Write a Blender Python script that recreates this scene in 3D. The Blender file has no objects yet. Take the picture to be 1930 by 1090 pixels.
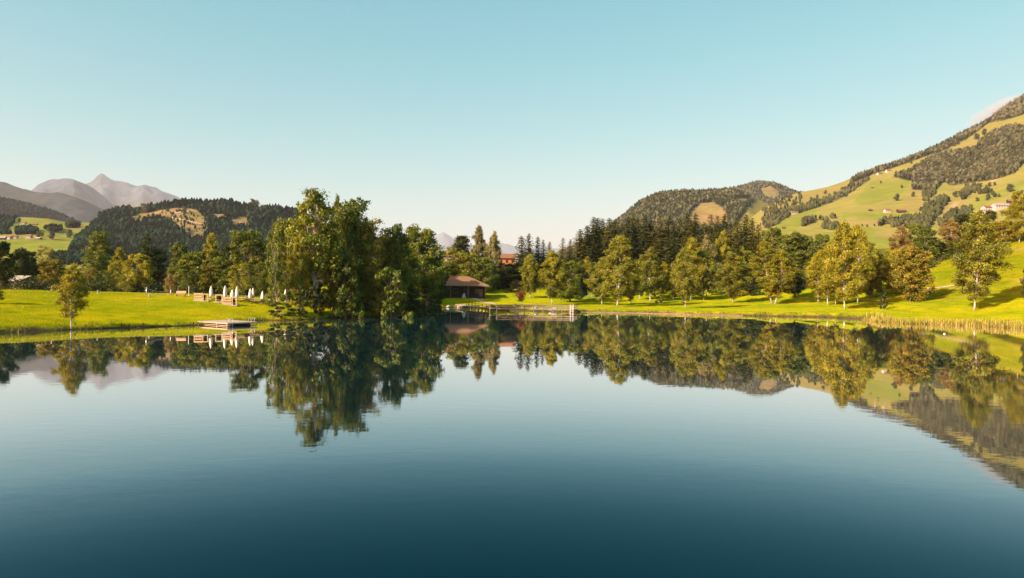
import bpy, math, random
import numpy as np
from mathutils import Matrix, Vector

C = bpy.context.scene.collection
scene = bpy.context.scene
R = math.radians
F, CX, CY, CAMH = 1287.0, 965.0, 545.0, 6.0
PITCH, ROLL = -math.atan(7.5 / F), math.radians(0.48)

# ------------------------------------------------------------------ camera
cam_data = bpy.data.cameras.new('camera')
cam = bpy.data.objects.new('camera', cam_data)
C.objects.link(cam)
cam_data.sensor_width = 36.0
cam_data.lens = 36.0 * F / 1930.0
cam_data.clip_start, cam_data.clip_end = 0.5, 60000.0
cam.matrix_world = Matrix.Translation((0, 0, CAMH)) @ Matrix.Rotation(math.pi / 2 + PITCH, 4, 'X') @ Matrix.Rotation(ROLL, 4, 'Z')
scene.camera = cam
RM = np.array(cam.matrix_world.to_3x3())


def pix(px, py):
    """pixel of the photograph -> (X/Y, (Z-6)/Y) of its line of sight"""
    px = np.asarray(px, float); py = np.asarray(py, float)
    v = np.stack([(px - CX) / F, -(py - CY) / F, -np.ones_like(px * py + 0.0)], -1)
    w = v @ RM.T
    return w[..., 0] / w[..., 1], w[..., 2] / w[..., 1]


def topix(p):
    v = (np.asarray(p, float) - np.array([0, 0, CAMH])) @ RM
    return CX + F * v[..., 0] / -v[..., 2], CY - F * v[..., 1] / -v[..., 2]


def at(px, py, Y):
    u, e = pix(px, py)
    return float(u * Y), float(Y), float(CAMH + e * Y)


def onplane(px, py, z=0.0):
    u, e = pix(px, py)
    Y = (z - CAMH) / e
    return float(u * Y), float(Y)


# ------------------------------------------------------------------ smooth noise
def vnoise(x, y, seed=0):
    x = np.asarray(x, float); y = np.asarray(y, float)
    xi = np.floor(x).astype(np.int64); yi = np.floor(y).astype(np.int64)
    fx = x - xi; fy = y - yi
    fx = fx * fx * (3 - 2 * fx); fy = fy * fy * (3 - 2 * fy)

    def h(a, b):
        n = (a * 374761393 + b * 668265263 + seed * 1442695041) & 0xFFFFFFFF
        n = ((n ^ (n >> 13)) * 1274126177) & 0xFFFFFFFF
        return ((n ^ (n >> 16)) & 0xFFFF) / 65535.0
    return (h(xi, yi) * (1 - fx) + h(xi + 1, yi) * fx) * (1 - fy) + (h(xi, yi + 1) * (1 - fx) + h(xi + 1, yi + 1) * fx) * fy


def fbm(x, y, seed=0, octaves=4):
    x = np.asarray(x, float); y = np.asarray(y, float)
    s, a, t = 0.0, 0.5, 0.0
    for k in range(octaves):
        s = s + a * vnoise(x * 2 ** k, y * 2 ** k, seed + k * 17)
        t += a; a *= 0.5
    return s / t * 2 - 1


def inpoly(px, py, poly):
    px = np.asarray(px, float); py = np.asarray(py, float)
    res = np.zeros(px.shape, bool)
    n = len(poly)
    for i in range(n):
        x0, y0 = poly[i]; x1, y1 = poly[(i + 1) % n]
        if y0 == y1:
            continue
        c = ((y0 > py) != (y1 > py)) & (px < (x1 - x0) * (py - y0) / (y1 - y0) + x0)
        res ^= c
    return res


def smooth(a, b, x):
    t = np.clip((x - a) / (b - a), 0, 1)
    return t * t * (3 - 2 * t)


# ------------------------------------------------------------------ mesh helpers
def mesh_arrays(name, V, faces, mats, smooth_shade=False, attrs=None, fmat=None):
    """V (n,3); faces: list of int arrays (m,k)"""
    me = bpy.data.meshes.new(name)
    V = np.asarray(V, np.float32)
    me.vertices.add(len(V)); me.vertices.foreach_set('co', V.ravel())
    loops = np.concatenate([np.asarray(f, np.int32).ravel() for f in faces])
    sizes = np.concatenate([np.full(len(f), np.asarray(f).shape[1], np.int32) for f in faces])
    starts = np.concatenate([[0], np.cumsum(sizes)[:-1]]).astype(np.int32)
    me.loops.add(len(loops)); me.loops.foreach_set('vertex_index', loops)
    me.polygons.add(len(sizes)); me.polygons.foreach_set('loop_start', starts)
    if smooth_shade:
        me.polygons.foreach_set('use_smooth', np.ones(len(sizes), bool))
    if fmat is not None:
        me.polygons.foreach_set('material_index', np.asarray(fmat, np.int32))
    for k, a in (attrs or {}).items():
        a = np.asarray(a, np.float32)
        if a.ndim == 1:
            me.attributes.new(k, 'FLOAT', 'POINT').data.foreach_set('value', a)
        else:
            a4 = np.ones((len(a), 4), np.float32); a4[:, :3] = a
            me.attributes.new(k, 'FLOAT_COLOR', 'POINT').data.foreach_set('color', a4.ravel())
    for m in (mats if isinstance(mats, (list, tuple)) else [mats]):
        me.materials.append(m)
    me.update(); me.validate()
    return me


def link(name, me, parent=None, loc=None):
    o = bpy.data.objects.new(name, me)
    C.objects.link(o)
    if parent is not None:
        o.parent = parent
    if loc is not None:
        o.location = loc
    return o


class MB:
    """collects solid shapes into one mesh"""
    def __init__(self):
        self.V, self.F = [], []

    def add(self, verts, faces):
        n = len(self.V)
        self.V += [tuple(v) for v in verts]
        self.F += [tuple(i + n for i in f) for f in faces]
        return self

    def box(self, c, s, rz=0.0, taper=1.0):
        ca, sa = math.cos(rz), math.sin(rz)
        vs = []
        for z in (-.5, .5):
            k = taper if z > 0 else 1.0
            for x, y in ((-.5, -.5), (.5, -.5), (.5, .5), (-.5, .5)):
                X, Y = x * s[0] * k, y * s[1] * k
                vs.append((c[0] + X * ca - Y * sa, c[1] + X * sa + Y * ca, c[2] + z * s[2]))
        return self.add(vs, [(3, 2, 1, 0), (4, 5, 6, 7), (0, 1, 5, 4), (1, 2, 6, 5), (2, 3, 7, 6), (3, 0, 4, 7)])

    def tube(self, pts, rad, n=8, cap=True):
        pts = [Vector(p) for p in pts]
        rads = rad if isinstance(rad, (list, tuple)) else [rad] * len(pts)
        vs, fs = [], []
        up = None
        for i, p in enumerate(pts):
            d = (pts[min(i + 1, len(pts) - 1)] - pts[max(i - 1, 0)]).normalized()
            if up is None:
                up = Vector((1, 0, 0)) if abs(d.x) < 0.8 else Vector((0, 1, 0))
            a = d.cross(up).normalized(); b = d.cross(a).normalized()
            up = b.cross(d) if False else up
            for k in range(n):
                t = 2 * math.pi * k / n
                vs.append(p + (a * math.cos(t) + b * math.sin(t)) * rads[i])
        for i in range(len(pts) - 1):
            for k in range(n):
                fs.append((i * n + k, i * n + (k + 1) % n, (i + 1) * n + (k + 1) % n, (i + 1) * n + k))
        if cap:
            fs.append(tuple(reversed(range(n)))); fs.append(tuple(range((len(pts) - 1) * n, len(pts) * n)))
        return self.add(vs, fs)

    def lathe(self, c, prof, n=12, fold=0.0, folds=6):
        vs, fs = [], []
        for r, z in prof:
            for k in range(n):
                t = 2 * math.pi * k / n
                q = r * (1 + fold * math.cos(folds * t))
                vs.append((c[0] + q * math.cos(t), c[1] + q * math.sin(t), c[2] + z))
        m = len(prof)
        for i in range(m - 1):
            for k in range(n):
                fs.append((i * n + k, i * n + (k + 1) % n, (i + 1) * n + (k + 1) % n, (i + 1) * n + k))
        fs.append(tuple(reversed(range(n)))); fs.append(tuple(range((m - 1) * n, m * n)))
        return self.add(vs, fs)

    def build(self, name, mat, parent=None, smooth_shade=False, loc=None):
        me = bpy.data.meshes.new(name)
        me.from_pydata(self.V, [], self.F)
        if smooth_shade:
            for p in me.polygons:
                p.use_smooth = True
        me.materials.append(mat)
        return link(name, me, parent, loc)


def tag(o, label=None, cat=None, group=None, kind=None):
    if label: o['label'] = label
    if cat: o['category'] = cat
    if group: o['group'] = group
    if kind: o['kind'] = kind
    return o


def empty(name, loc, rz=0.0):
    o = bpy.data.objects.new(name, None)
    C.objects.link(o)
    o.location = loc; o.rotation_euler = (0, 0, rz)
    o.empty_display_size = 0.2
    return o


def copy_tree(o, parent=None):
    c = o.copy(); C.objects.link(c)
    if parent is not None:
        c.parent = parent
    for ch in list(o.children):
        copy_tree(ch, c)
    return c


# ------------------------------------------------------------------ materials
class N:
    def __init__(self, name):
        self.m = bpy.data.materials.new(name); self.m.use_nodes = True
        self.t = self.m.node_tree; self.t.nodes.clear()
        self.out = self.t.nodes.new('ShaderNodeOutputMaterial')

    def __call__(self, kind, **kw):
        n = self.t.nodes.new('ShaderNode' + kind)
        for k, v in kw.items():
            if k.startswith('i_'):
                key = k[2:]
                key = int(key) if key.isdigit() else key.replace('__', ' ')
                if isinstance(v, bpy.types.NodeSocket):
                    self.t.links.new(v, n.inputs[key])
                else:
                    n.inputs[key].default_value = v
            else:
                setattr(n, k, v)
        return n

    def surf(self, s):
        self.t.links.new(s, self.out.inputs['Surface']); return self.m


def rgba(c):
    return (c[0], c[1], c[2], 1.0)


def ramp(n, fac, stops):
    r = n('ValToRGB', i_Fac=fac)
    cr = r.color_ramp
    while len(cr.elements) < len(stops):
        cr.elements.new(0.5)
    for e, (p, c) in zip(cr.elements, stops):
        e.position = p; e.color = rgba(c)
    return r.outputs['Color']


def plain(name, col, rough=0.7, var=0.15, scale=6.0, metallic=0.0, stretch=(1, 1, 1)):
    n = N(name)
    tc = n('TexCoord')
    mp = n('Mapping', i_Vector=tc.outputs['Object'], i_Scale=stretch)
    no = n('TexNoise', i_Vector=mp.outputs['Vector'], i_Scale=scale, i_Detail=4.0)
    col_o = ramp(n, no.outputs['Fac'], [(0.3, [c * (1 - var) for c in col]), (0.7, [min(1, c * (1 + var)) for c in col])])
    b = n('BsdfPrincipled', i_Base__Color=col_o, i_Roughness=rough, i_Metallic=metallic)
    return n.surf(b.outputs['BSDF'])


def leaf_mat(name, dark, mid, light, trans=0.33, gloss=0.015):
    """leaf colour varies by leaf (tint attribute) and a little by tree"""
    n = N(name)
    at_ = n('Attribute', attribute_name='tint')
    oi = n('ObjectInfo')
    a = n('Math', operation='MULTIPLY_ADD', i_0=oi.outputs['Random'], i_1=0.24, i_2=-0.12)
    s = n('Math', operation='ADD', i_0=at_.outputs['Fac'], i_1=a.outputs[0], use_clamp=True)
    col = ramp(n, s.outputs[0], [(0.14, dark), (0.54, mid), (0.90, light)])
    d = n('BsdfDiffuse', i_Color=col)
    tcol = n('MixRGB', blend_type='MULTIPLY', i_Fac=1.0, i_Color1=col, i_Color2=(1.25, 1.15, 0.5, 1))
    t = n('BsdfTranslucent', i_Color=tcol.outputs[0])
    m = n('MixShader', i_Fac=trans)
    n.t.links.new(d.outputs[0], m.inputs[1]); n.t.links.new(t.outputs[0], m.inputs[2])
    g = n('BsdfGlossy', i_Color=(1, 1, 1, 1), i_Roughness=0.45)
    m2 = n('MixShader', i_Fac=gloss)
    n.t.links.new(m.outputs[0], m2.inputs[1]); n.t.links.new(g.outputs[0], m2.inputs[2])
    return n.surf(m2.outputs[0])


LEAF = {
    'green': leaf_mat('leaf_green', (0.042, 0.066, 0.006), (0.100, 0.136, 0.011), (0.20, 0.23, 0.02)),
    'fresh': leaf_mat('leaf_fresh_green', (0.070, 0.095, 0.006), (0.145, 0.178, 0.010), (0.25, 0.27, 0.018)),
    'dark': leaf_mat('leaf_dark_green', (0.02, 0.032, 0.005), (0.042, 0.06, 0.008), (0.09, 0.11, 0.014)),
    'olive': leaf_mat('leaf_olive', (0.095, 0.110, 0.009), (0.205, 0.215, 0.016), (0.345, 0.345, 0.034)),
    'gold': leaf_mat('leaf_gold', (0.12, 0.126, 0.007), (0.262, 0.256, 0.013), (0.42, 0.385, 0.03)),
    'yellow': leaf_mat('leaf_yellow_green', (0.16, 0.15, 0.006), (0.30, 0.27, 0.009), (0.46, 0.39, 0.02)),
    'autumn': leaf_mat('leaf_autumn', (0.085, 0.10, 0.008), (0.19, 0.175, 0.013), (0.38, 0.27, 0.03)),
    'tan': leaf_mat('leaf_tan', (0.14, 0.11, 0.028), (0.26, 0.20, 0.05), (0.38, 0.29, 0.09)),
    'red': leaf_mat('leaf_red', (0.14, 0.05, 0.02), (0.26, 0.09, 0.03), (0.36, 0.14, 0.05)),
    'grey': leaf_mat('leaf_grey_green', (0.11, 0.11, 0.03), (0.21, 0.20, 0.055), (0.35, 0.32, 0.10)),
    'spruce': leaf_mat('needle_dark', (0.022, 0.036, 0.008), (0.048, 0.068, 0.013), (0.10, 0.12, 0.021), 0.15),
    'spruce_green': leaf_mat('needle_green', (0.045, 0.055, 0.009), (0.09, 0.098, 0.015), (0.16, 0.155, 0.025), 0.2),
    'larch': leaf_mat('needle_larch', (0.06, 0.065, 0.010), (0.12, 0.115, 0.016), (0.19, 0.17, 0.025), 0.25),
}


def bark(name, a, b, scale, stretch):
    n = N(name)
    tc = n('TexCoord')
    mp = n('Mapping', i_Vector=tc.outputs['Object'], i_Scale=stretch)
    no = n('TexNoise', i_Vector=mp.outputs['Vector'], i_Scale=scale, i_Detail=5.0)
    col = ramp(n, no.outputs['Fac'], [(0.35, a), (0.55, b)])
    bu = n('Bump', i_Height=no.outputs['Fac'], i_Strength=0.4, i_Distance=0.05)
    return n.surf(n('BsdfPrincipled', i_Base__Color=col, i_Roughness=0.85, i_Normal=bu.outputs[0]).outputs[0])


BARK = {
    'birch': bark('birch_bark', (0.10, 0.085, 0.07), (0.52, 0.47, 0.39), 2.2, (0.7, 0.7, 3.0)),
    'grey': bark('grey_bark', (0.09, 0.07, 0.05), (0.24, 0.19, 0.14), 5.0, (3, 3, 0.5)),
    'pale': bark('pale_bark', (0.22, 0.18, 0.13), (0.42, 0.35, 0.26), 4.0, (2, 2, 0.6)),
    'brown': bark('brown_bark', (0.05, 0.035, 0.025), (0.13, 0.09, 0.06), 5.0, (3, 3, 0.5)),
}

# ------------------------------------------------------------------ the lake shore and the ground
SHORE_PX = [(0, 628), (60, 625.5), (100, 624), (135, 622), (180, 620.5), (220, 619), (260, 618), (300, 616.5), (340, 615), (380, 613.5), (430, 610), (480, 606),
            (500, 604.5), (530, 605), (560, 604), (600, 602), (625, 600), (650, 598.5), (700, 598), (750, 597), (785, 595.5), (802, 590), (815, 582), (835, 580), (860, 579.5), (885, 580.5),
            (910, 582), (950, 584.5), (1000, 586.5), (1080, 588.5), (1200, 590.5), (1300, 593.5), (1400, 595.5), (1450, 596.5), (1560, 598.5),
            (1630, 602), (1650, 607), (1700, 610), (1750, 612), (1850, 615), (1930, 620)]
SHORE = [(-150., -140.), (-128., -20.), (-108., 30.), (-88., 55.), (-72., 67.)] + [onplane(x, y) for x, y in SHORE_PX] + \
        [(86., 97.), (97., 78.), (108., 40.), (120., -20.), (140., -140.)]
SHORE = np.array(SHORE)


def shore_dist(X, Y):
    """signed distance to the lake shore, positive on land"""
    X = np.asarray(X, float); Y = np.asarray(Y, float)
    d = np.full(X.shape, 1e9)
    for i in range(len(SHORE)):
        a = SHORE[i]; b = SHORE[(i + 1) % len(SHORE)]
        ab = b - a; L = ab @ ab
        t = np.clip(((X - a[0]) * ab[0] + (Y - a[1]) * ab[1]) / L, 0, 1)
        d = np.minimum(d, np.hypot(X - a[0] - t * ab[0], Y - a[1] - t * ab[1]))
    ins = inpoly(X, Y, [tuple(p) for p in SHORE])
    return np.where(ins, -d, d)


CTRL = [(0, 80, .9), (100, 84.5, .75), (200, 89, .65), (300, 94, .6), (400, 101, .5), (500, 111, .5),
        (0, 95, 2.5), (100, 99, 2.3), (200, 102, 2.1), (300, 106, 2.0), (400, 109, 1.8),
        (0, 112.6, 4.2), (100, 116, 3.9), (200, 118, 3.6), (279, 119, 3.4), (400, 118, 3.1), (500, 122, 2.8), (460, 119, 2.9),
        (0, 160, 4.2), (200, 160, 3.5), (400, 160, 3.2), (0, 220, 4), (300, 220, 4), (500, 180, 3.), (600, 180, 3),
        (-300, 100, 4), (-300, 200, 5), (-700, 80, 5), (-700, 200, 6),
        (560, 113, .6), (600, 119, .9), (625, 124, 1.7), (650, 127, 1.6), (700, 131, 1.2), (800, 142, 1.2), (640, 140, 2), (750, 160, 2),
        (800, 203, 2.4), (830, 203, 2.4), (900, 203, 2.4), (870, 190, 1.4), (910, 190, 1.3), (840, 186, .8),
        (950, 180, 1.0), (1000, 175, .9), (1100, 165, .7), (1100, 200, 1.4), (1200, 165, .75), (1200, 210, 1.6), (1300, 157, .85), (1300, 200, 1.8),
        (1400, 155, .95), (1400, 200, 2.0), (1500, 152, 1.0), (1500, 195, 3.2), (1600, 150, 1.2), (1600, 180, 3.0), (1650, 128, .8),
        (1717, 160, 2.95), (1740, 128, 1.0), (1760, 175, 5.5), (1748, 245, 15), (1690, 235, 10.5), (1850, 139, 1.8), (1850, 122, .9), (1925, 134, 3.2), (1930, 116, 1.2),
        (1892, 220, 20.3), (1930, 218, 21.5), (2050, 210, 24), (1850, 180, 10.2), (2100, 120, 4), (2400, 120, 8), (2400, 200, 24),
        (950, 260, 10), (870, 235, 5), (1000, 230, 5), (1000, 300, 12), (1100, 300, 10), (1100, 370, 16), (1300, 300, 10), (1300, 370, 17),
        (1085, 420, 22.5), (1450, 260, 9), (1530, 250, 8), (1450, 350, 16), (1600, 230, 8), (1600, 300, 16), (1750, 300, 20), (1850, 290, 26), (1930, 290, 30),
        (0, 350, 5), (300, 400, 8), (600, 400, 10), (900, 500, 16), (1200, 600, 26), (1500, 600, 32), (1900, 600, 52), (0, 800, 12), (500, 800, 14),
        (1000, 900, 25), (1500, 900, 45), (1930, 900, 70), (-600, 800, 20), (2600, 700, 80)]
CP = np.array([((c[0] - CX) / F * c[1], c[1], c[2]) for c in CTRL])


def tps_kernel(r2):
    return np.where(r2 > 0, r2 * np.log(r2 + 1e-12), 0.0)


_S = 100.0
_P = CP[:, :2] / _S
_K = tps_kernel(((_P[:, None] - _P[None]) ** 2).sum(-1)) + np.eye(len(CP)) * 2e-4
_Q = np.hstack([np.ones((len(CP), 1)), _P])
_A = np.block([[_K, _Q], [_Q.T, np.zeros((3, 3))]])
_W = np.linalg.solve(_A, np.concatenate([CP[:, 2], np.zeros(3)]))


def ground_z(X, Y, d=None):
    X = np.atleast_1d(np.asarray(X, float)); Y = np.atleast_1d(np.asarray(Y, float))
    sh = X.shape
    if d is None:
        d = shore_dist(X, Y)
    p = np.stack([X.ravel(), Y.ravel()], -1) / _S
    z = np.empty(len(p))
    for i in range(0, len(p), 20000):
        q = p[i:i + 20000]
        r2 = ((q[:, None] - _P[None]) ** 2).sum(-1)
        z[i:i + 20000] = tps_kernel(r2) @ _W[:len(CP)] + _W[len(CP)] + q @ _W[len(CP) + 1:]
    z = z.reshape(sh)
    z = np.maximum(z, 0.35) + 0.10 * fbm(X * 0.25, Y * 0.25, 5, 3) * smooth(3, 8, d)
    b = smooth(-0.1, 2.0, d + 0.5 * fbm(X * 0.5, Y * 0.5, 9, 2))
    land = z * b + 0.06 * (1 - b)
    return np.where(d > 0, np.maximum(land, 0.03 + 0.05 * np.minimum(d, 3)), np.maximum(-2.5, 0.03 + 0.55 * d))


def gz(X, Y):
    return float(ground_z([X], [Y])[0])


def make_ground():
    uc = np.tan(np.linspace(math.atan(-0.80), math.atan(0.80), 470))
    side = np.array([0.86, 0.95, 1.08, 1.25, 1.5, 1.9, 2.6, 4.0])
    us = np.concatenate([-side[::-1], uc, side])
    ys = np.concatenate([np.linspace(8, 70, 24), np.arange(71, 205, 0.5), np.arange(206, 300, 2.0), np.geomspace(302, 1500, 50)])
    U, Yg = np.meshgrid(us, ys)
    X = U * Yg
    d = shore_dist(X, Yg)
    Z = ground_z(X, Yg, d)
    V = np.stack([X, Yg, Z], -1).reshape(-1, 3)
    nr, nc = U.shape
    i = np.arange(nr - 1)[:, None] * nc + np.arange(nc - 1)[None]
    i = i.ravel()
    Fq = np.stack([i, i + 1, i + nc + 1, i + nc], -1)
    # what grows where: lawn, rougher meadow, bare bank, shaded wood floor
    px, py = topix(V)
    X, Yf, d = V[:, 0], V[:, 1], d.ravel()
    lawn = np.array([0.34, 0.32, 0.004]); mead = np.array([0.185, 0.185, 0.004]); mud = np.array([0.09, 0.06, 0.03]); wood = np.array([0.08, 0.07, 0.02]); straw = np.array([0.34, 0.24, 0.06])
    col = np.tile(lawn, (len(V), 1))

    def blend(c, w):
        col[:] = col * (1 - w[:, None]) + c * w[:, None]
    right = smooth(1680, 1780, px) * smooth(135, 165, Yf)
    blend(mead, right)
    blend(straw * .85, 0.45 * smooth(0.2, 0.6, fbm(X * 0.06, Yf * 0.11, 3, 3) + 0.1) * right)
    blend(straw * .8, 0.16 * smooth(-0.1, 0.35, fbm(X * 0.05, Yf * 0.10, 21, 3)) * smooth(90, 125, Yf) * (1 - right) * 0.7)
    blend(straw * .8, 0.4 * smooth(2.5, 0.8, np.abs(d - 2.2)) * smooth(1000, 1080, px))
    blend(np.array([0.25, 0.262, 0.004]), 0.8 * smooth(900, 1050, px) * (1 - right))
    blend(mud, smooth(1.2, 0.4, d + 0.5 * fbm(X * .7, Yf * .7, 77, 2)))
    blend(wood, smooth(225, 250, Yf) * smooth(1740, 1640, px))
    n = N('ground_grass')
    a = n('Attribute', attribute_name='cover')
    geo = n('NewGeometry')
    n1 = n('TexNoise', i_Vector=geo.outputs['Position'], i_Scale=0.35, i_Detail=6.0, i_Roughness=0.65)
    n2 = n('TexNoise', i_Vector=geo.outputs['Position'], i_Scale=4.0, i_Detail=5.0, i_Roughness=0.7)
    m1 = ramp(n, n1.outputs['Fac'], [(0.30, (0.56, 0.68, 0.6)), (0.5, (0.95, 0.98, 1)), (0.70, (1.2, 1.10, 1.1))])
    m2 = ramp(n, n2.outputs['Fac'], [(0.3, (0.70, 0.75, 0.75)), (0.7, (1.22, 1.18, 1.2))])
    x1 = n('MixRGB', blend_type='MULTIPLY', i_Fac=1.0, i_Color1=a.outputs['Color'], i_Color2=m1)
    n3 = n('TexNoise', i_Vector=geo.outputs['Position'], i_Scale=0.07, i_Detail=4.0, i_Roughness=0.6)
    m3 = ramp(n, n3.outputs['Fac'], [(0.38, (0.68, 0.84, 0.8)), (0.62, (1.14, 1.05, 1.05))])
    x0 = n('MixRGB', blend_type='MULTIPLY', i_Fac=1.0, i_Color1=x1.outputs[0], i_Color2=m3)
    x2 = n('MixRGB', blend_type='MULTIPLY', i_Fac=1.0, i_Color1=x0.outputs[0], i_Color2=m2)
    bu = n('Bump', i_Height=n2.outputs['Fac'], i_Strength=0.9, i_Distance=0.25)
    dd = n('BsdfDiffuse', i_Color=x2.outputs[0], i_Roughness=0.6, i_Normal=bu.outputs[0])
    me = mesh_arrays('ground', V, [Fq], n.surf(dd.outputs[0]), True, {'cover': col})
    return tag(link('ground', me), kind='structure')


make_ground()


def make_water():
    n = N('lake_water')
    geo = n('NewGeometry')
    mp = n('Mapping', i_Vector=geo.outputs['Position'], i_Scale=(0.55, 1.0, 1.0), i_Rotation=(0, 0, R(18)))
    w1 = n('TexNoise', i_Vector=mp.outputs['Vector'], i_Scale=1.6, i_Detail=3.0, i_Roughness=0.5)
    mp2 = n('Mapping', i_Vector=geo.outputs['Position'], i_Scale=(0.5, 1.0, 1.0), i_Rotation=(0, 0, R(-30)))
    big = n('TexNoise', i_Vector=mp2.outputs['Vector'], i_Scale=0.032, i_Detail=3.0, i_Distortion=0.5)
    amp = n('MapRange', i_Value=big.outputs['Fac'], i_1=0.38, i_2=0.66, i_3=0.010, i_4=0.12)
    rgh = n('MapRange', i_Value=big.outputs['Fac'], i_1=0.42, i_2=0.62, i_3=0.012, i_4=0.045)
    sx = n('SeparateXYZ', i_Vector=geo.outputs['Position'])
    near = n('MapRange', i_Value=sx.outputs['Y'], i_1=24.0, i_2=75.0, i_3=1.0, i_4=0.05)
    amp = n('Math', operation='MULTIPLY', i_0=amp.outputs[0], i_1=near.outputs[0])
    bu = n('Bump', i_Height=w1.outputs['Fac'], i_Distance=0.05)
    n.t.links.new(amp.outputs[0], bu.inputs['Strength'])
    fr = n('Fresnel', i_IOR=1.333, i_Normal=bu.outputs[0])
    cu = n('RGBCurve', i_Color=fr.outputs[0])
    for ch, pts in ((0, [(0, 0), (.12, .028), (.20, .165), (.27, .43), (.46, .82), (1, 1)]), (1, [(0, 0), (.12, .071), (.20, .228), (.27, .465), (.46, .80), (1, 1)]), (2, [(0, 0), (.12, .088), (.20, .262), (.27, .48), (.46, .80), (1, 1)])):
        c = cu.mapping.curves[ch]
        while len(c.points) < len(pts):
            c.points.new(.5, .5)
        for p, q in zip(c.points, pts):
            p.location = q
    cu.mapping.update()
    gl = n('BsdfGlossy', i_Color=cu.outputs[0], i_Normal=bu.outputs[0])
    n.t.links.new(rgh.outputs[0], gl.inputs['Roughness'])
    df = n('BsdfDiffuse', i_Color=(0.0004, 0.0045, 0.0065, 1))
    b = n('AddShader', i_0=gl.outputs[0], i_1=df.outputs[0])
    m = MB().add([(-190, -150, 0), (190, -150, 0), (190, 215, 0), (-190, 215, 0)], [(0, 1, 2, 3)])
    return tag(m.build('lake_water', n.surf(b.outputs[0])), kind='structure')


make_water()

# ------------------------------------------------------------------ hills and mountains
RNG = np.random.default_rng(7)


class Hill:
    """a slope that rises from a base line to a traced ridge, and falls away behind it"""
    def __init__(self, name, ridge, base_y, base_z, power=1.0, rough=0.0, rscale=200.0, seed=1, u_pad=0.0):
        r = np.array(ridge, float)
        u, e = pix(r[:, 0], r[:, 1])
        self.ru, self.re, self.rY = u, e, r[:, 2]
        self.by, self.bz, self.power = base_y, base_z, power
        self.rough, self.rscale, self.seed, self.name = rough, rscale, seed, name
        self.u0, self.u1 = u[0], u[-1]

    def point(self, u, t):
        u = np.asarray(u, float); t = np.asarray(t, float)
        Yr = np.interp(u, self.ru, self.rY); er = np.interp(u, self.ru, self.re)
        zr = CAMH + er * Yr
        zb = np.minimum(self.bz, zr - 5)
        tt = np.clip(t, 0, 1)
        Y = self.by + (Yr - self.by) * t
        z = zb + (zr - zb) * tt ** self.power
        back = np.clip(t - 1, 0, None)
        z = z - back * (zr - zb) * 0.9
        X = u * Y
        s = self.rscale
        nz = fbm(X / s, Y / s, self.seed, 4)
        rid = 1 - np.abs(fbm(X / s * 0.7 + 9, Y / s * 0.45, self.seed + 5, 3)) * 2
        amp = self.rough * (zr - zb) * np.sin(np.pi * np.clip(tt, 0, 1)) ** 0.7
        z = z + amp * (0.6 * nz + 0.5 * (rid - 0.5)) + self.rough * 0.12 * (zr - zb) * fbm(X / s * 3, Y / s * 3, self.seed + 3, 3) * smooth(0, .1, tt)
        return np.stack([X, Y, z], -1)

    def invert(self, px, py):
        """points of the surface seen at the given pixels"""
        u, e = pix(px, py)
        ts = np.linspace(0.0, 1.0, 90)
        P = self.point(u[:, None] + 0 * ts[None], ts[None] + 0 * u[:, None])
        ee = (P[..., 2] - CAMH) / P[..., 1]
        ee = np.maximum.accumulate(ee, 1)
        idx = np.argmax(ee >= e[:, None], 1)
        ok = (ee[:, -1] >= e) & (u >= self.u0) & (u <= self.u1)
        i1 = np.clip(idx, 1, len(ts) - 1); i0 = i1 - 1
        k = np.arange(len(u))
        f = np.clip((e - ee[k, i0]) / np.maximum(ee[k, i1] - ee[k, i0], 1e-9), 0, 1)
        t = ts[i0] + f * (ts[i1] - ts[i0])
        return self.point(u, t), ok

    def build(self, mat, colour_fn, nu=260, nt=90):
        us = np.linspace(self.u0, self.u1, nu)
        ts = np.concatenate([np.linspace(0, 1, nt), [1.03, 1.1, 1.3, 1.7]])
        U, T = np.meshgrid(us, ts)
        V = self.point(U, T).reshape(-1, 3)
        nr, nc = U.shape
        i = (np.arange(nr - 1)[:, None] * nc + np.arange(nc - 1)[None]).ravel()
        Fq = np.stack([i, i + 1, i + nc + 1, i + nc], -1)
        px, py = topix(V)
        col = colour_fn(px, py, V)
        me = mesh_arrays(self.name, V, [Fq], mat, True, {'cover': col})
        return tag(link(self.name, me), kind='structure')


def hill_material(name, scale, lo=0.75, hi=1.25):
    n = N(name)
    a = n('Attribute', attribute_name='cover')
    geo = n('NewGeometry')
    n1 = n('TexNoise', i_Vector=geo.outputs['Position'], i_Scale=scale, i_Detail=8.0, i_Roughness=0.65)
    m1 = ramp(n, n1.outputs['Fac'], [(0.3, (lo, lo, lo)), (0.7, (hi, hi, hi))])
    x1 = n('MixRGB', blend_type='MULTIPLY', i_Fac=1.0, i_Color1=a.outputs['Color'], i_Color2=m1)
    bu = n('Bump', i_Height=n1.outputs['Fac'], i_Strength=0.7, i_Distance=0.12 / scale)
    return n.surf(n('BsdfDiffuse', i_Color=x1.outputs[0], i_Normal=bu.outputs[0]).outputs[0])


MEADOW = np.array([0.178, 0.20, 0.028]); DRY = np.array([0.27, 0.20, 0.07]); BROWN = np.array([0.22, 0.145, 0.06]); FLOOR = np.array([0.10, 0.095, 0.045])
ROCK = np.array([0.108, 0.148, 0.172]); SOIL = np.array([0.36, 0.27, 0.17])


def painter(base, areas, jitter=3.0, seed=2):
    def fn(px, py, V):
        X, Y = V[:, 0], V[:, 1]
        col = np.tile(np.asarray(base, float), (len(V), 1))
        jx = px + jitter * fbm(X / 60, Y / 60, seed, 3); jy = py + jitter * 0.7 * fbm(X / 60 + 7, Y / 60, seed + 9, 3)
        for poly, c, w in areas:
            m = inpoly(jx, jy, poly)
            col[m] = col[m] * (1 - w) + np.asarray(c) * w
        return col
    return fn


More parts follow.
